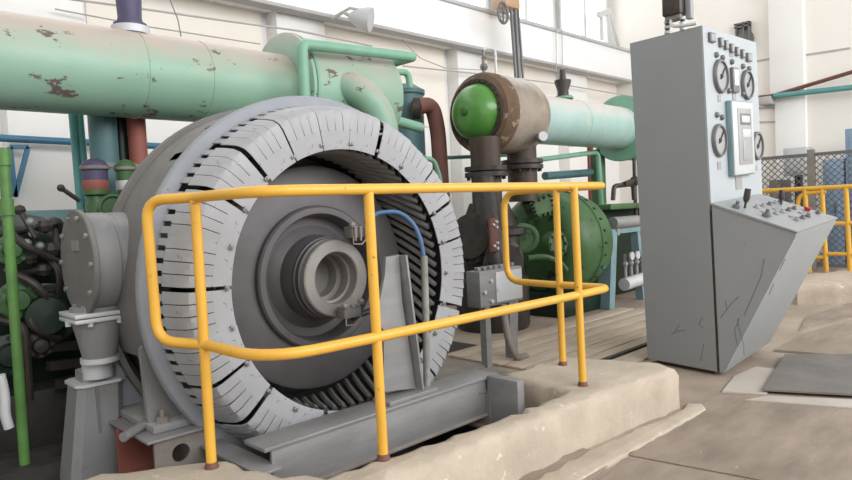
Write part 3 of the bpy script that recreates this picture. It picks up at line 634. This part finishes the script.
# teal vessel with red elbow and hoops
tv = thing('teal_vessel', 'blue green lidded vessel beside the heat exchanger header', 'vessel', (4.9, 5.3, 0))
a, b_ = PY(391, 100, 5.3), PY(419, 100, 5.3); vx = (a.x+b_.x)/2; vr = (b_.x-a.x)/2
build(G().cyl((vx, 5.3, 0), (vx, 5.3, PY(405, 96, 5.3).z), vr*.94, n=28), 'vessel_body', 'tealb', tv)
build(G().lathe([(vr, 0), (vr*1.04, .01), (vr*1.04, .05), (vr*.8, .08), (vr*.5, .12), (.001, .13)], (vx, 5.3, PY(405, 96, 5.3).z), (0, 0, 1), 28), 'lid', 'tealb', tv)
build(G().cyl(PY(413, 108, 5.0), PY(420, 108, 4.95), .12, n=20), 'side_flange', 'black', tv)
pipe([PY(416, 107, 4.95), PY(432, 104, 4.95), PY(438, 130, 4.95), V((PY(442, 172, 4.95).x, 4.95, .8))], .085, 'rust', 'red brown bent pipe dropping from the teal vessel', 'bent_pipe', .25, n=16)
pipe([V((PY(379, 112, 5.1).x, 5.1, 0)), PY(379, 74, 5.1), PY(393, 74, 5.25), PY(396, 100, 5.3)], .03, 'tealp', 'green hoop pipe nearer the heat exchanger header', 'hoop_pipe', .14)
pipe([PY(389, 118, 4.95), PY(387, 72, 4.95), PY(408, 72, 4.95), PY(410, 88, 4.95)], .035, 'tealp', 'green hoop pipe arching over the vessel lid', 'hoop_pipe', .14)
pipe([PY(386, 118, 4.3), PY(421, 128, 4.3)], .045, 'tealp', 'stubby green pipe end below the teal vessel', 'stub_pipe')
pipe([PY(424, 158, 4.6), PY(434, 160, 4.6), PY(440, 178, 4.6), V((PY(441, 185, 4.6).x, 4.6, .7))], .025, 'tealp', 'thin green drain pipe below the red brown pipe', 'drain_pipe', .06)
# ================================================================== LEFT COMPRESSOR
lc = thing('compressor_frame', 'oily green compressor frame with shade painted in, crowded with fittings left of the motor', 'compressor', (.9, 4.6, 0))
fr = build(G().box((-.6, 4.35, .0), (2.4, 5.6, .95), .05), 'crankcase', 'bgreen', lc)
build(G().box((.97, 4.4, .80), (1.95, 5.2, 1.36), .03), 'upper_casing', 'tealb', lc)
build(G().box((.55, 4.42, .80), (.99, 5.2, 1.34), .02), 'side_casing', 'bgreen', lc)
build(G().lathe([(.34, 0), (.36, .03), (.36, .10), (.30, .12), (.26, .12), (.24, .18), (.001, .19)], (.93, 4.38, .98), (-.1, -1, 0), 36).bolts((.92, 4.28, .98), (-.1, -1, 0), .32, 14, .018, .025), 'bolted_cover', 'bgreen', lc)
build(G().lathe([(.15, 0), (.17, .02), (.17, .06), (.12, .07), (.1, .15), (.001, .16)], (.98, 4.05, .78), (-.2, -1, 0), 28).bolts((.97, 3.99, .78), (-.2, -1, 0), .145, 8, .015, .02), 'pump_cover', 'bgreen', lc)
for (px, py, w_) in ((45, 226, 14), (52, 250, 16), (44, 270, 12), (66, 244, 10), (30, 258, 12)):
    c = PY(px, py, 4.0); build(G().tube(fillet([c+V((-.08, .2, -.02)), c, c+V((.07, 0, .03)), c+V((.1, .1, -.06))], .04), .022, 8).sph(c, .042, 8), 'fitting', 'black', lc)
for (p0, p1) in (((20, 210), (36, 238)), ((54, 222), (57, 246)), ((14, 240), (30, 262))):
    build(G().tube([PY(*p0, 4.05), PY(*p1, 4.0)], .016, 8).sph(PY(*p0, 4.05), .03, 8), 'lever', 'black', lc)
for (px, py) in ((30, 222), (33, 234), (27, 243), (40, 246)): build(G().sph(PY(px, py, 4.02), .024, 10), 'nut', 'steel', lc)
build(G().box((.55, 4.1, 0), (1.7, 4.35, .35), .02), 'bed', 'dark', lc)
for (px, py, r_, mt) in ((18, 300, .10, 'dgreen'), (48, 300, .085, 'bgreen'), (12, 250, .08, 'dgreen'), (40, 345, .07, 'black'), (10, 355, .11, 'bgreen')):
    c = PY(px, py, 3.98); build(G().lathe([(r_*.7, .35), (r_*.7, .05), (r_, .04), (r_, 0), (r_*.6, -.01), (r_*.5, -.05), (.001, -.055)], c, (.1, 1, 0), 20).bolts(c, (-.1, -1, 0), r_*.82, 8, .012, .018), 'valve_cap', mt, lc)
for (p0, p1, p2, r_) in (((5, 270), (40, 285), (58, 320), .022), ((30, 290), (32, 330), (60, 338), .018), ((0, 320), (25, 325), (30, 400), .02), ((45, 255), (60, 270), (58, 300), .016), ((5, 225), (22, 245), (60, 262), .018)):
    build(G().tube(fillet([PY(*p0, 4.0), PY(*p1, 3.9), PY(*p2, 3.95)], .1), r_, 8), 'oil_pipe', 'black', lc)
for k in range(4):
    c = PY(30+k*9, 330+k*18, 4.0); build(G().bar(c, c+V((.28, .05, -.03)), .05, .05), 'bracket', 'dark', lc)
# oilers / valve bodies in front of the columns
for (px, lab, mt, sc2) in ((96, 'green lubricator pot with a violet band and brown cap', 'dgreen', 1.), (127, 'green lubricator pot with a pale sight glass beside the red column', 'dgreen', .82)):
    c = PY(px, 190, 4.35); t = thing('lubricator', lab, 'lubricator', (c.x, 4.35, 1.2))
    r_ = .075*sc2
    build(G().lathe([(r_*.9, 0), (r_*.9, c.z-1.2-.10), (r_*.7, c.z-1.2-.08), (r_*.7, c.z-1.2-.04), (r_, c.z-1.2-.03), (r_, c.z-1.2)], (c.x, 4.35, 1.2), (0, 0, 1), 24), 'pot', mt, t)
    build(G().lathe([(r_*1.0, 0), (r_*1.03, .01), (r_*1.03, .05), (r_, .06)], (c.x, 4.35, c.z), (0, 0, 1), 24), 'band', 'red' if sc2 == 1 else 'lgrey', t)
    build(G().lathe([(r_, 0), (r_*.98, .06), (r_*1.1, .065), (r_*1.1, .09), (r_*.8, .12), (r_*.3, .135), (.001, .136)], (c.x, 4.35, c.z+.06), (0, 0, 1), 24), 'cap', 'purple' if sc2 == 1 else 'dgreen', t)
    build(G().lathe([(r_*1.12, 0), (r_*1.15, .012), (r_*.8, .05), (.001, .07)], (c.x, 4.35, c.z+.13), (0, 0, 1), 24), 'lid', 'steelb', t)
c = PY(111, 209, 4.2); build(G().lathe([(.075, 0), (.085, .01), (.085, .06), (.07, .07), (.06, .055), (.001, .055)], c, (-.1, -1, .1), 28), 'pressure_gauge', 'dgreen', None, 'round green rimmed gauge between the two lubricator pots', 'gauge', loc=tuple(c))
build(G().bar(PY(98, 165, 4.4), PY(146, 167, 4.4), .06, .03), 'flat_bar', 'steelb', None, 'rusty flat bar laid across above the lubricators', 'bar', loc=tuple(PY(98, 165, 4.4)))
lv = thing('hand_lever', 'thin black operating lever rising beside the turquoise pipes', 'lever', tuple(PY(78, 200, 4.3)))
build(G().tube([PY(61, 188, 4.3), PY(80, 201, 4.3)], .014, 8), 'shaft', 'black', lv); build(G().sph(PY(61, 188, 4.3), .024, 8), 'knob', 'black', lv)
# bright green upright pipe at the left edge
up_ = thing('green_upright_pipe', 'bright green upright pipe with couplings at the compressor front', 'pipe', (.75, 3.7, 0))
a = PY(3, 148, 3.7); b_ = PY(24, 455, 3.7)
build(G().tube([a, a.lerp(b_, .5), V((b_.x, 3.7, 0))], .024, 14), 'pipe_body', 'lgreen', up_)
for t in (.03, .19): p = a.lerp(b_, t); build(G().cyl(p+V((0, 0, -.04)), p+V((0, 0, .04)), .032, n=14), 'coupling', 'lgreen', up_)
pipe([PY(0, 375, 3.5), PY(5, 395, 3.5), PY(5, 415, 3.5), PY(9, 428, 3.5)], .022, 'lgrey', 'grey end of a broken hose hanging left of the green upright pipe', 'broken_hose', .05, 'hose')
for i, (p0, p1, lab) in enumerate((((0, 462), (80, 446), 'grey channel iron lying on the floor left of the pedestal'), ((0, 478), (75, 460), 'lighter channel iron lying in front of the pedestal'), ((28, 425), (70, 440), 'short plank leaning on the floor by the green pipe'))):
    q0, q1 = PZ(*p0, .06), PZ(*p1, .06); build(G().bar(V((q0.x, q0.y, .045)), V((q1.x, q1.y, .045)), .09, .08), 'channel_iron', 'dark', None, lab, 'scrap', loc=(q0.x, q0.y, 0))  # black colour stands in for the shade over these irons
# ================================================================== CONTROL PANEL
cp_ = thing('control_panel', 'tall grey control cabinet with dials and a sloping operator desk', 'control panel', (4.55, 2.0, 0))
TILT = R(3.0); cp_.rotation_euler = (0, -TILT, 0)
X0, X1, YF, YB = 4.55, 5.56, 1.80, 2.37; SH = .09
def pbox(x0, x1, y0, y1, zf, zt):
    k = lambda y: SH*(y-YF)/(YB-YF)
    vs = [V((x0+k(y0), y0, zf)), V((x1+k(y0), y0, zf)), V((x1+k(y1), y1, zf)), V((x0+k(y1), y1, zf))]
    vt = [V((x0+k(y0), y0, zt[0])), V((x1+k(y0), y0, zt[1])), V((x1+k(y1), y1, zt[1])), V((x0+k(y1), y1, zt[0]+.01))]
    return G().ringf([vs, vt])
g = pbox(X0, X1, YF+.012, YB, .03, (2.40, 2.385)); build(g, 'cabinet_body', 'panel', cp_)
face = build(pbox(X0+.004, X1-.002, YF, YF+.012, 1.16, (2.395, 2.38)), 'gauge_board', 'panelf', cp_)
build(pbox(X0+.05, X1-.05, YF+.05, YB-.05, 0, (.03, .03)), 'base_skid', 'rust', cp_)
# desk
dk = [(YF, 1.20), (1.30, 1.005), (1.285, .995), (1.285, .98), (1.765, .03), (YF, .03)]
pr = [V((X0, y, z)) for y, z in dk]
desk = build(G().prism(pr, (X1-.08-X0, 0, 0)), 'desk', 'panel', cp_)
sl = V((0, 1.30-YF, 1.015-1.20)).normalized(); nz_ = V((0, sl.z, -sl.y))
dt = build(G().prism([V((X0-.008, YF, 1.20)), V((X1-.075, YF, 1.20)), V((X1-.075, 1.275, 1.0)), V((X0-.008, 1.275, 1.0))], nz_*.012), 'desk_top', 'panel', cp_)
build(G().box((X0-.002, YF-.006, .03), (X0+.004, YF+.004, 1.2)), 'seam', 'black', cp_)
def dp(u, v): # point on desk top: u across 0..1, v from back 0..1
    return V((X0+u*(X1-.08-X0), YF, 1.2))+sl*(v*.53)+nz_*.012
for u, v in ((.10, .25), (.14, .6)):
    t_ = build(G().lathe([(.024, 0), (.024, .02), (.012, .022), (.012, .05)], dp(u, v), nz_, 14), 'switch', 'bez', dt)
for u, v, tl in ((.20, .30, V((.02, -.02, .13))), (.80, .42, V((.03, -.0, .10)))):
    p = dp(u, v); h_ = build(G().cyl(p, p+tl*.3, .008, n=8).tube([p+tl*.3, p+tl*.5, p+tl], [.014, .022, .020], 12), 'lever_handle', 'black', cp_, label='black lever handle')
for u in (.22, .36, .50, .64, .78, .90):
    for v in (.35, .6, .85):
        if random.random() < .8:
            build(G().lathe([(.02, 0), (.02, .006), (.013, .008), (.011, .022), (.001, .022)], dp(u, v), nz_, 12), 'switch_knob', random.choice(('bez', 'plate', 'dial')), cp_)
for u, v in ((.3, .48), (.55, .48), (.72, .72), (.45, .75)):
    p = dp(u, v); build(G().prism([p+V((-.035, 0, 0))-sl*.012, p+V((.035, 0, 0))-sl*.012, p+V((.035, 0, 0))+sl*.012, p+V((-.035, 0, 0))+sl*.012], nz_*.003), 'name_tag', 'plate', dt)
build(G().lathe([(.02, 0), (.02, .01), (.026, .012), (.026, .024), (.001, .028)], dp(.88, .72), nz_, 14), 'red_button', 'redp', cp_, label='red push button')
def scratch(px, parent):
    pts = []
    for p_ in px:
        p = PX(*p_, X0-.01)-V((X0, 0, 0)); p = Matrix.Rotation(TILT, 3, 'Y') @ p + V((X0, 0, 0)); k = SH*(p.y-YF)/(YB-YF) if p.y > YF else 0
        pts.append(V((X0+k-.0008, p.y, p.z)))
    build(G().tube(pts, .0022, 4), 'scratch', 'bez', parent)
for px in ([(721, 318), (733, 302), (740, 296)], [(766, 258), (763, 275), (745, 315)], [(738, 318), (740, 330), (744, 345), (744, 356)], [(727, 300), (728, 310)], [(787, 258), (781, 270)], [(775, 283), (770, 294)], [(740, 318), (735, 330), (738, 346)]): scratch(px, desk)
for px in ([(668, 336), (676, 332), (684, 331)], [(671, 334), (677, 326)], [(702, 318), (698, 325), (703, 328)], [(703, 344), (699, 362)]): scratch(px, cp_)
# instruments on the upright face
def fp_(px, py):
    p = PY(px, py, YF)-V((X0, 0, 0)); p = Matrix.Rotation(TILT, 3, 'Y') @ p + V((X0, 0, 0))
    return V((min(max(p.x, X0+.03), X1-.03), YF, p.z))
for (px, py, r_) in ((719.5, 76.5, .118), (746, 85, .112), (718, 140.5, .115), (756, 146, .11)):
    c = fp_(px, py); c.x = min(c.x, X1-.09)
    ga = build(G().lathe([(r_, 0), (r_, .018), (r_*.95, .026), (r_*.84, .026), (r_*.82, .012), (.001, .012)], c, (0, -1, 0), 36), 'round_gauge', 'bez', cp_)
    build(G().lathe([(r_*.82, .013), (.001, .0135)], c, (0, -1, 0), 36, False), 'dial_face', 'dial', ga)
    build(G().bar(c+V((-.02, -.018, -.02)), c+V((.06, -.018, .06)), .006, .008, (0, 1, 0)).cyl(c+V((0, -.013, 0)), c+V((0, -.022, 0)), .016, n=12), 'pointer', 'black', ga)
a, b_ = fp_(725, 101), fp_(749.5, 174); cx, cz, hw, hh = (a.x+b_.x)/2, (a.z+b_.z)/2, abs(b_.x-a.x)/2, abs(a.z-b_.z)/2
rc = build(G().box((cx-hw, YF-.04, cz-hh), (cx+hw, YF, cz+hh), .006), 'recorder_case', 'cyan', cp_)
def rbox(u0, v0, u1, v1, d0, d1, name, mt):
    d0 -= .01; d1 -= .01; return build(G().box((cx+u0*hw, YF-d1, cz+v0*hh), (cx+u1*hw, YF-d0, cz+v1*hh), .002), name, mt, rc)
rbox(-.97, -.97, .97, .97, .045, .056, 'recorder_frame', 'white')
rbox(-.55, -.72, .72, .80, .05, .060, 'recorder_glass', 'dial')
rbox(-.35, .36, .62, .66, .06, .063, 'chart_window', 'bez'); rbox(-.25, .42, .52, .60, .063, .065, 'chart_strip', 'white')
rbox(-.20, .02, .60, .24, .06, .063, 'chart_strip', 'white'); rbox(-.20, -.62, .62, -.06, .06, .063, 'chart_paper', 'dial')
c = fp_(733, 80.5); mm = build(G().box((c.x-.055, YF-.025, c.z-.09), (c.x+.055, YF, c.z+.09), .006), 'square_meter', 'bez', cp_); build(G().box((c.x-.042, YF-.028, c.z-.04), (c.x+.042, YF-.024, c.z+.075)), 'meter_window', 'white', mm)
for i, (px, py) in enumerate(((710.6, 37.8), (719.7, 42.6), (724.8, 45.3), (730.4, 48.5), (735.9, 51.7), (741.5, 54), (747.6, 57.6))):
    c = fp_(px, py); w_ = .045 if i in (0, 6) else .026
    lm = build(G().box((c.x-w_, YF-.02, c.z-.032), (c.x+w_, YF, c.z+.032), .004), 'lamp_window', 'bez', cp_); build(G().box((c.x-w_*.7, YF-.022, c.z-.022), (c.x+w_*.7, YF-.019, c.z+.022)), 'lamp_lens', 'dial', lm)
for (px, py) in ((715.5, 55), (721.5, 58), (731, 62), (742, 66.5), (748, 69), (728, 91), (742, 94), (716, 115), (721, 117.5), (745, 123)):
    build(G().lathe([(.02, 0), (.02, .012), (.013, .022), (.001, .026)], fp_(px, py), (0, -1, 0), 12), 'pilot_lamp', 'bez', cp_)
for (px, py, w_) in ((738.5, 182, .06), (719, 165.5, .03), (756, 168, .025), (731, 53, .03), (719, 98.5, .025), (734, 97, .03)):
    c = fp_(px, py); build(G().box((c.x-w_, YF-.004, c.z-w_*.9), (c.x+w_, YF, c.z+w_*.9)), 'legend_plate', 'plate', cp_)
# contactor on the roof of the cabinet
sb = thing('contactor', 'black contactor on striped insulators on top of the control cabinet', 'contactor', (4.62, 2.0, 2.42))
SBO = []
build(G().box((4.56, 1.95, 2.53), (4.68, 2.08, 2.76), .012), 'housing', 'black', sb); build(G().box((4.58, 1.96, 2.50), (4.66, 2.07, 2.535), .006), 'terminals', 'steelb', sb)
build(G().box((4.64, 1.91, 2.50), (4.69, 1.95, 2.80), .004), 'back_plate', 'panel', sb)
for y in (1.96, 2.07):
    ins = build(G().cyl((4.62, y, 2.41), (4.62, y, 2.52), .015, n=12), 'insulator', 'black', sb)
    for k in range(3): build(G().cyl((4.62, y, 2.422+k*.036), (4.62, y, 2.440+k*.036), .021, n=12), 'white_band', 'white', ins)
build(G().tube(fillet([(4.60, 2.03, 2.55), (4.58, 2.03, 2.46), (4.545, 1.95, 2.435), (4.56, 1.84, 2.43)], .05), .011, 8), 'lead', 'lgrey', sb)
sb.location.x -= .13; sb.location.z -= .012
# ================================================================== RIGHT SIDE BACKGROUND
sheet_px = [(763, 394), (785, 358), (852, 358), (960, 360), (1000, 402), (852, 399)]
q = [PZ(*p, 0) for p in sheet_px]
build(G().prism([V((p.x, p.y, .019)) for p in q], (0, 0, .012)), 'rubber_mat', 'mat', None, 'dark rubber mat lying on the floor beside the control panel', 'mat', loc=(q[0].x, q[0].y, .019))
# far yellow railing on the kerb
fr_ = thing('guard_railing', 'far yellow guard railing behind the control desk before the mesh fence', 'railing', (9.4, 2.5, .24))
FX = 9.5
def fy(px, z): p = PX(px, 200, FX); return V((FX, p.y, z))
zt, zm = 1.30, .84
build(G().tube([fy(755, zt), fy(940, zt)], .03, 12), 'top_rail', 'yellow', fr_)
build(G().tube([fy(826, zm), fy(940, zm)], .028, 12), 'mid_rail', 'yellow', fr_); build(G().tube([fy(823, .45), fy(940, .45)], .026, 12), 'lower_rail', 'yellow', fr_)
build(G().tube(fillet([fy(826, zt-.05), fy(798, zt-.06), fy(798, .40), fy(826, .40)], .14), .026, 12), 'rail_loop', 'yellow', fr_)
for px in (806, 823, 847): build(G().cyl(fy(px+2, .2), fy(px-1, zt), .03, n=12), 'post', 'yellow', fr_)
# mesh fence
def mesh_panel(parent, p0, p1, z0, z1, sp=.10):
    d = (p1-p0); L_ = d.length; d.normalize(); H_ = z1-z0; g = G()
    for sgn in (1, -1):
        t = -H_
        while t < L_:
            a0 = max(0, t); a1 = min(L_, t+H_)
            if a1-a0 > .03:
                h0 = a0-t; h1 = a1-t
                if sgn < 0: h0, h1 = H_-h0, H_-h1
                g.bar(p0+d*a0+V((0, 0, z0+h0)), p0+d*a1+V((0, 0, z0+h1)), .012, .012)
            t += sp
    return build(g, 'wire_mesh', 'bez', parent, kind='stuff')
mf_ = thing('mesh_fence', 'dark framed wire mesh fence before the blue cabinets', 'fence', (11.5, 2.8, 0))
FZ = 1.86
pts = [PX(px, 200, 11.5) for px in (742, 812, 890)]
for a, b_ in zip(pts, pts[1:]):
    a0, b0 = V((11.5, a.y, 0)), V((11.5, b_.y, 0)); mesh_panel(mf_, a0, b0, .1, FZ)
    for z in (.1, FZ-.02): build(G().bar(a0+V((0, 0, z)), b0+V((0, 0, z)), .05, .05), 'frame_rail', 'bez', mf_)
for p in pts: build(G().box((11.46, p.y-.05, 0), (11.54, p.y+.05, FZ+.06)), 'frame_post', 'steelb', mf_)
for i, (x0, x1, zt_, mt, lab) in enumerate(((845, 900, 2.25, 'bcab', 'tall blue grey cabinet behind the mesh fence post'), (822, 843, 1.78, 'bcab', 'lower blue cabinet behind the mesh fence'), (768, 778, 1.5, 'steelb', 'narrow brown cabinet behind the mesh fence'))):
    a, b_ = PX(x0, 150, 12.3), PX(x1, 150, 12.3); t = thing('cabinet', lab, 'cabinet', (12.5, (a.y+b_.y)/2, 0))
    build(G().box((12.3, b_.y, 0), (13.0, a.y, zt_), .02), 'cabinet_body', mt, t); build(G().box((12.285, b_.y+.06, .15), (12.30, a.y-.06, zt_-.1), .005), 'cabinet_door', mt, t)
    build(G().box((12.27, b_.y+.1, zt_*.5), (12.29, b_.y+.13, zt_*.5+.15)), 'handle', 'bez', t)
a, b_ = PX(783, 150, 12.2), PX(806, 150, 12.2)
wb = thing('switch_box', 'white switch box on a dark leg behind the mesh fence', 'box', (12.3, a.y, 0))
build(G().box((12.2, b_.y, 1.55), (12.6, a.y, 2.02), .015), 'box_body', 'white', wb); build(G().box((12.18, b_.y+.05, 1.6), (12.2, a.y-.05, 1.97), .005), 'box_door', 'white', wb)
build(G().box((12.35, (a.y+b_.y)/2-.05, 0), (12.45, (a.y+b_.y)/2+.05, 1.55)), 'leg', 'dark', wb)
# pipes on the right wall
pipe([PX(774, 96, WX-.25), PX(900, 82, WX-.25)], .05, 'turq', 'turquoise pipe running along the end wall across the column', 'wall_pipe')
pipe([PX(750, 98, WX-.2), PX(772, 96, WX-.2), PX(852, 72, WX-.3), PX(880, 64, WX-.3)], .035, 'rust', 'thin brown conduit slanting up the end wall', 'wall_conduit')
a = PX(768, 99, WX-.1); build(G().box((WX-.3, a.y-.12, a.z-.12), (WX, a.y+.12, a.z+.03), .02), 'pipe_bracket', 'wire', None, 'grey wall bracket holding the turquoise pipe', 'bracket', loc=tuple(a))
a, b_ = PX(735, 26, WX-.05), PX(751, 47, WX-.05)
fan = thing('exhaust_fan', 'dark exhaust fan in a square frame on the end wall above the control panel', 'fan', (WX, a.y, b_.z))
c = (a+b_)/2; hw = abs(a.y-b_.y)/2*1.0; g = G()
for z in (c.z-.30, c.z+.17, c.z+.23): g.box((WX-.12, c.y-hw, z), (WX, c.y+hw, z+.03))
for y in (c.y-hw, c.y+hw-.05, c.y-hw*.3): g.box((WX-.12, y, c.z-.30), (WX, y+.025, c.z+.26))
build(g, 'frame', 'bez', fan); build(G().lathe([(.16, 0), (.18, .02), (.18, .06), (.10, .09), (.001, .10)], (WX-.01, c.y-.02, c.z-.06), (-1, 0, 0), 28), 'fan_housing', 'shell', fan)
# ================================================================== BACK WALL FITTINGS
pipe([PY(-40, 136, 7.1), PY(175, 147, 7.1)], .035, 'blue', 'blue pipe running low along the long back wall', 'wall_pipe')
wbk = thing('wall_bracket', 'blue triangular angle bracket carrying the blue wall pipe', 'bracket', tuple(PY(12, 145, 7.1)))
a, b_, c = PY(10, 147, 7.1), PY(28, 147, 7.1), PY(15, 197, 7.1)
for p0, p1 in ((a, b_), (b_, c), (a, c)): build(G().bar(p0, p1, .04, .045, (0, 1, 0)), 'angle_bar', 'blue', wbk)
def wire_(pts, lab, r=.008, mt='wire'): 
    return build(G().tube(pts, r, 6), 'cable', mt, None, lab, 'cable', loc=tuple(pts[0]))
wire_([PY(40, -5, 6.7), PY(130, 7, 6.7), PY(220, 20, 6.7), PY(300, 31, 6.7), PY(372, 46, 6.7)], 'thin grey cable strung along the wall above the first shell', .012)
wire_([PY(55, 9, 7.15), PY(150, 27, 7.15), PY(260, 44, 7.15)], 'faint lower cable along the wall above the first shell', .008)
wire_([PY(403, 66, 7.1), PY(480, 74, 7.1), PY(560, 84, 7.1), PY(635, 97, 7.1)], 'long grey cable along the cream wall above the second exchanger', .012)
wire_([PY(402, 40, 7.1), PY(420, 58, 7.1), PY(445, 68, 7.1), PY(482, 70, 7.1)], 'slack cable sagging from the girder to the cream wall', .008)
for i, px in enumerate((556, 562)): wire_([PY(px, 29, 6.992), PY(px+.5, 84, 6.992)], ('vertical hanger wire nearer the hoist', 'vertical hanger wire nearer the end wall')[i], .009)
wire_([PY(168, -5, 6.4), PY(178, 20, 6.2), PY(181, 36, 6.0)], 'thin wire hanging over the first shell', .006, 'bez')
# floodlight on the girder
fl = thing('floodlight', 'grey bell shaped floodlight on an arm fixed to the crane girder', 'lamp', tuple(PY(350, 18, 6.7)))
a, b_ = PY(352, 17, 6.7), PY(371, 20, 6.5); ax = (b_-a).normalized(); L_ = (b_-a).length
build(G().lathe([(.04, -.04), (.07, 0), (.12, L_*.35), (.15, L_*.75), (.155, L_), (.14, L_)], a, ax, 32), 'reflector', 'lgrey', fl)
build(G().lathe([(.145, L_*.98), (.001, L_*1.0)], a, ax, 32, False), 'lens', 'dial', fl)
build(G().tube([PY(332, 19, 6.95), PY(343, 12, 6.8), a], .025, 8), 'arm', 'wire', fl)
build(G().tube([PY(343, 12, 6.8), PY(350, 8, 6.7), PY(360, 10, 6.6)], .018, 8), 'yoke', 'wire', fl)
# hoist with hand chain
ho = thing('chain_hoist', 'tan chain hoist with a spoked hand wheel and black chains hanging from the girder', 'hoist', tuple(PY(512, 5, 6.6)))
a, b_ = PY(503, -8, 6.6), PY(519, 11, 6.6); build(G().box((a.x, 6.55, b_.z), (b_.x, 6.85, a.z+.3), .05), 'hoist_body', 'orange', ho)
c = PY(503, 13, 6.5); wl = build(G().tube([c+V((.12*math.cos(t*.3142), 0, .16*math.sin(t*.3142))) for t in range(20)], .022, 8, True), 'hand_wheel', 'bez', ho)
build(G().bar(c+V((-.12, 0, 0)), c+V((.12, 0, 0)), .02, .02).bar(c+V((0, 0, -.15)), c+V((0, 0, .15)), .02, .02, (0, 1, 0)), 'spokes', 'bez', wl)
for (x0, x1, r_) in ((511, 516, .028), (515, 519, .035), (518, 523, .022)):
    build(G().tube([PY(x0, 10, 6.6), PY(x1, 78, 6.6)], r_, 8), 'chain', 'bez', ho)
rv = thing('relief_valve', 'small relief valve with a bent pipe on top of the insulated drum', 'valve', (5.5, 4.6, HZ+.4))
a = PY(484, 74, 4.6)
build(G().tube([V((a.x, 4.6, HZ+.38)), PY(483.5, 62, 4.6), PY(483.5, 50, 4.6)], .018, 8).sph(PY(484, 67, 4.6), .045, 8).sph(PY(484, 58, 4.6), .03, 8), 'stem', 'bez', rv)
build(G().tube(fillet([PY(483.5, 51, 4.6), PY(485, 48, 4.6), PY(495, 49, 4.6), PY(496, 70, 4.6), V((PY(496, 74, 4.6).x, 4.6, HZ+.38))], .06), .016, 8), 'bent_pipe', 'lgrey', rv)
ws = thing('wall_strut', 'grey raking strut frame at the girder end by the windows', 'strut', tuple(PY(608, 45, 7.0)))
for p0, p1 in (((601, 12), (602, 40)), ((607, 10), (611, 43)), ((609, 10), (619, 46))): build(G().bar(PY(*p0, 7.0), PY(*p1, 7.0), .06, .06, (0, 1, 0)), 'strut_bar', 'mullion', ws)
build(G().bar(PY(598, 15, 7.0), PY(610, 11, 7.0), .07, .12), 'strut_head', 'mullion', ws)
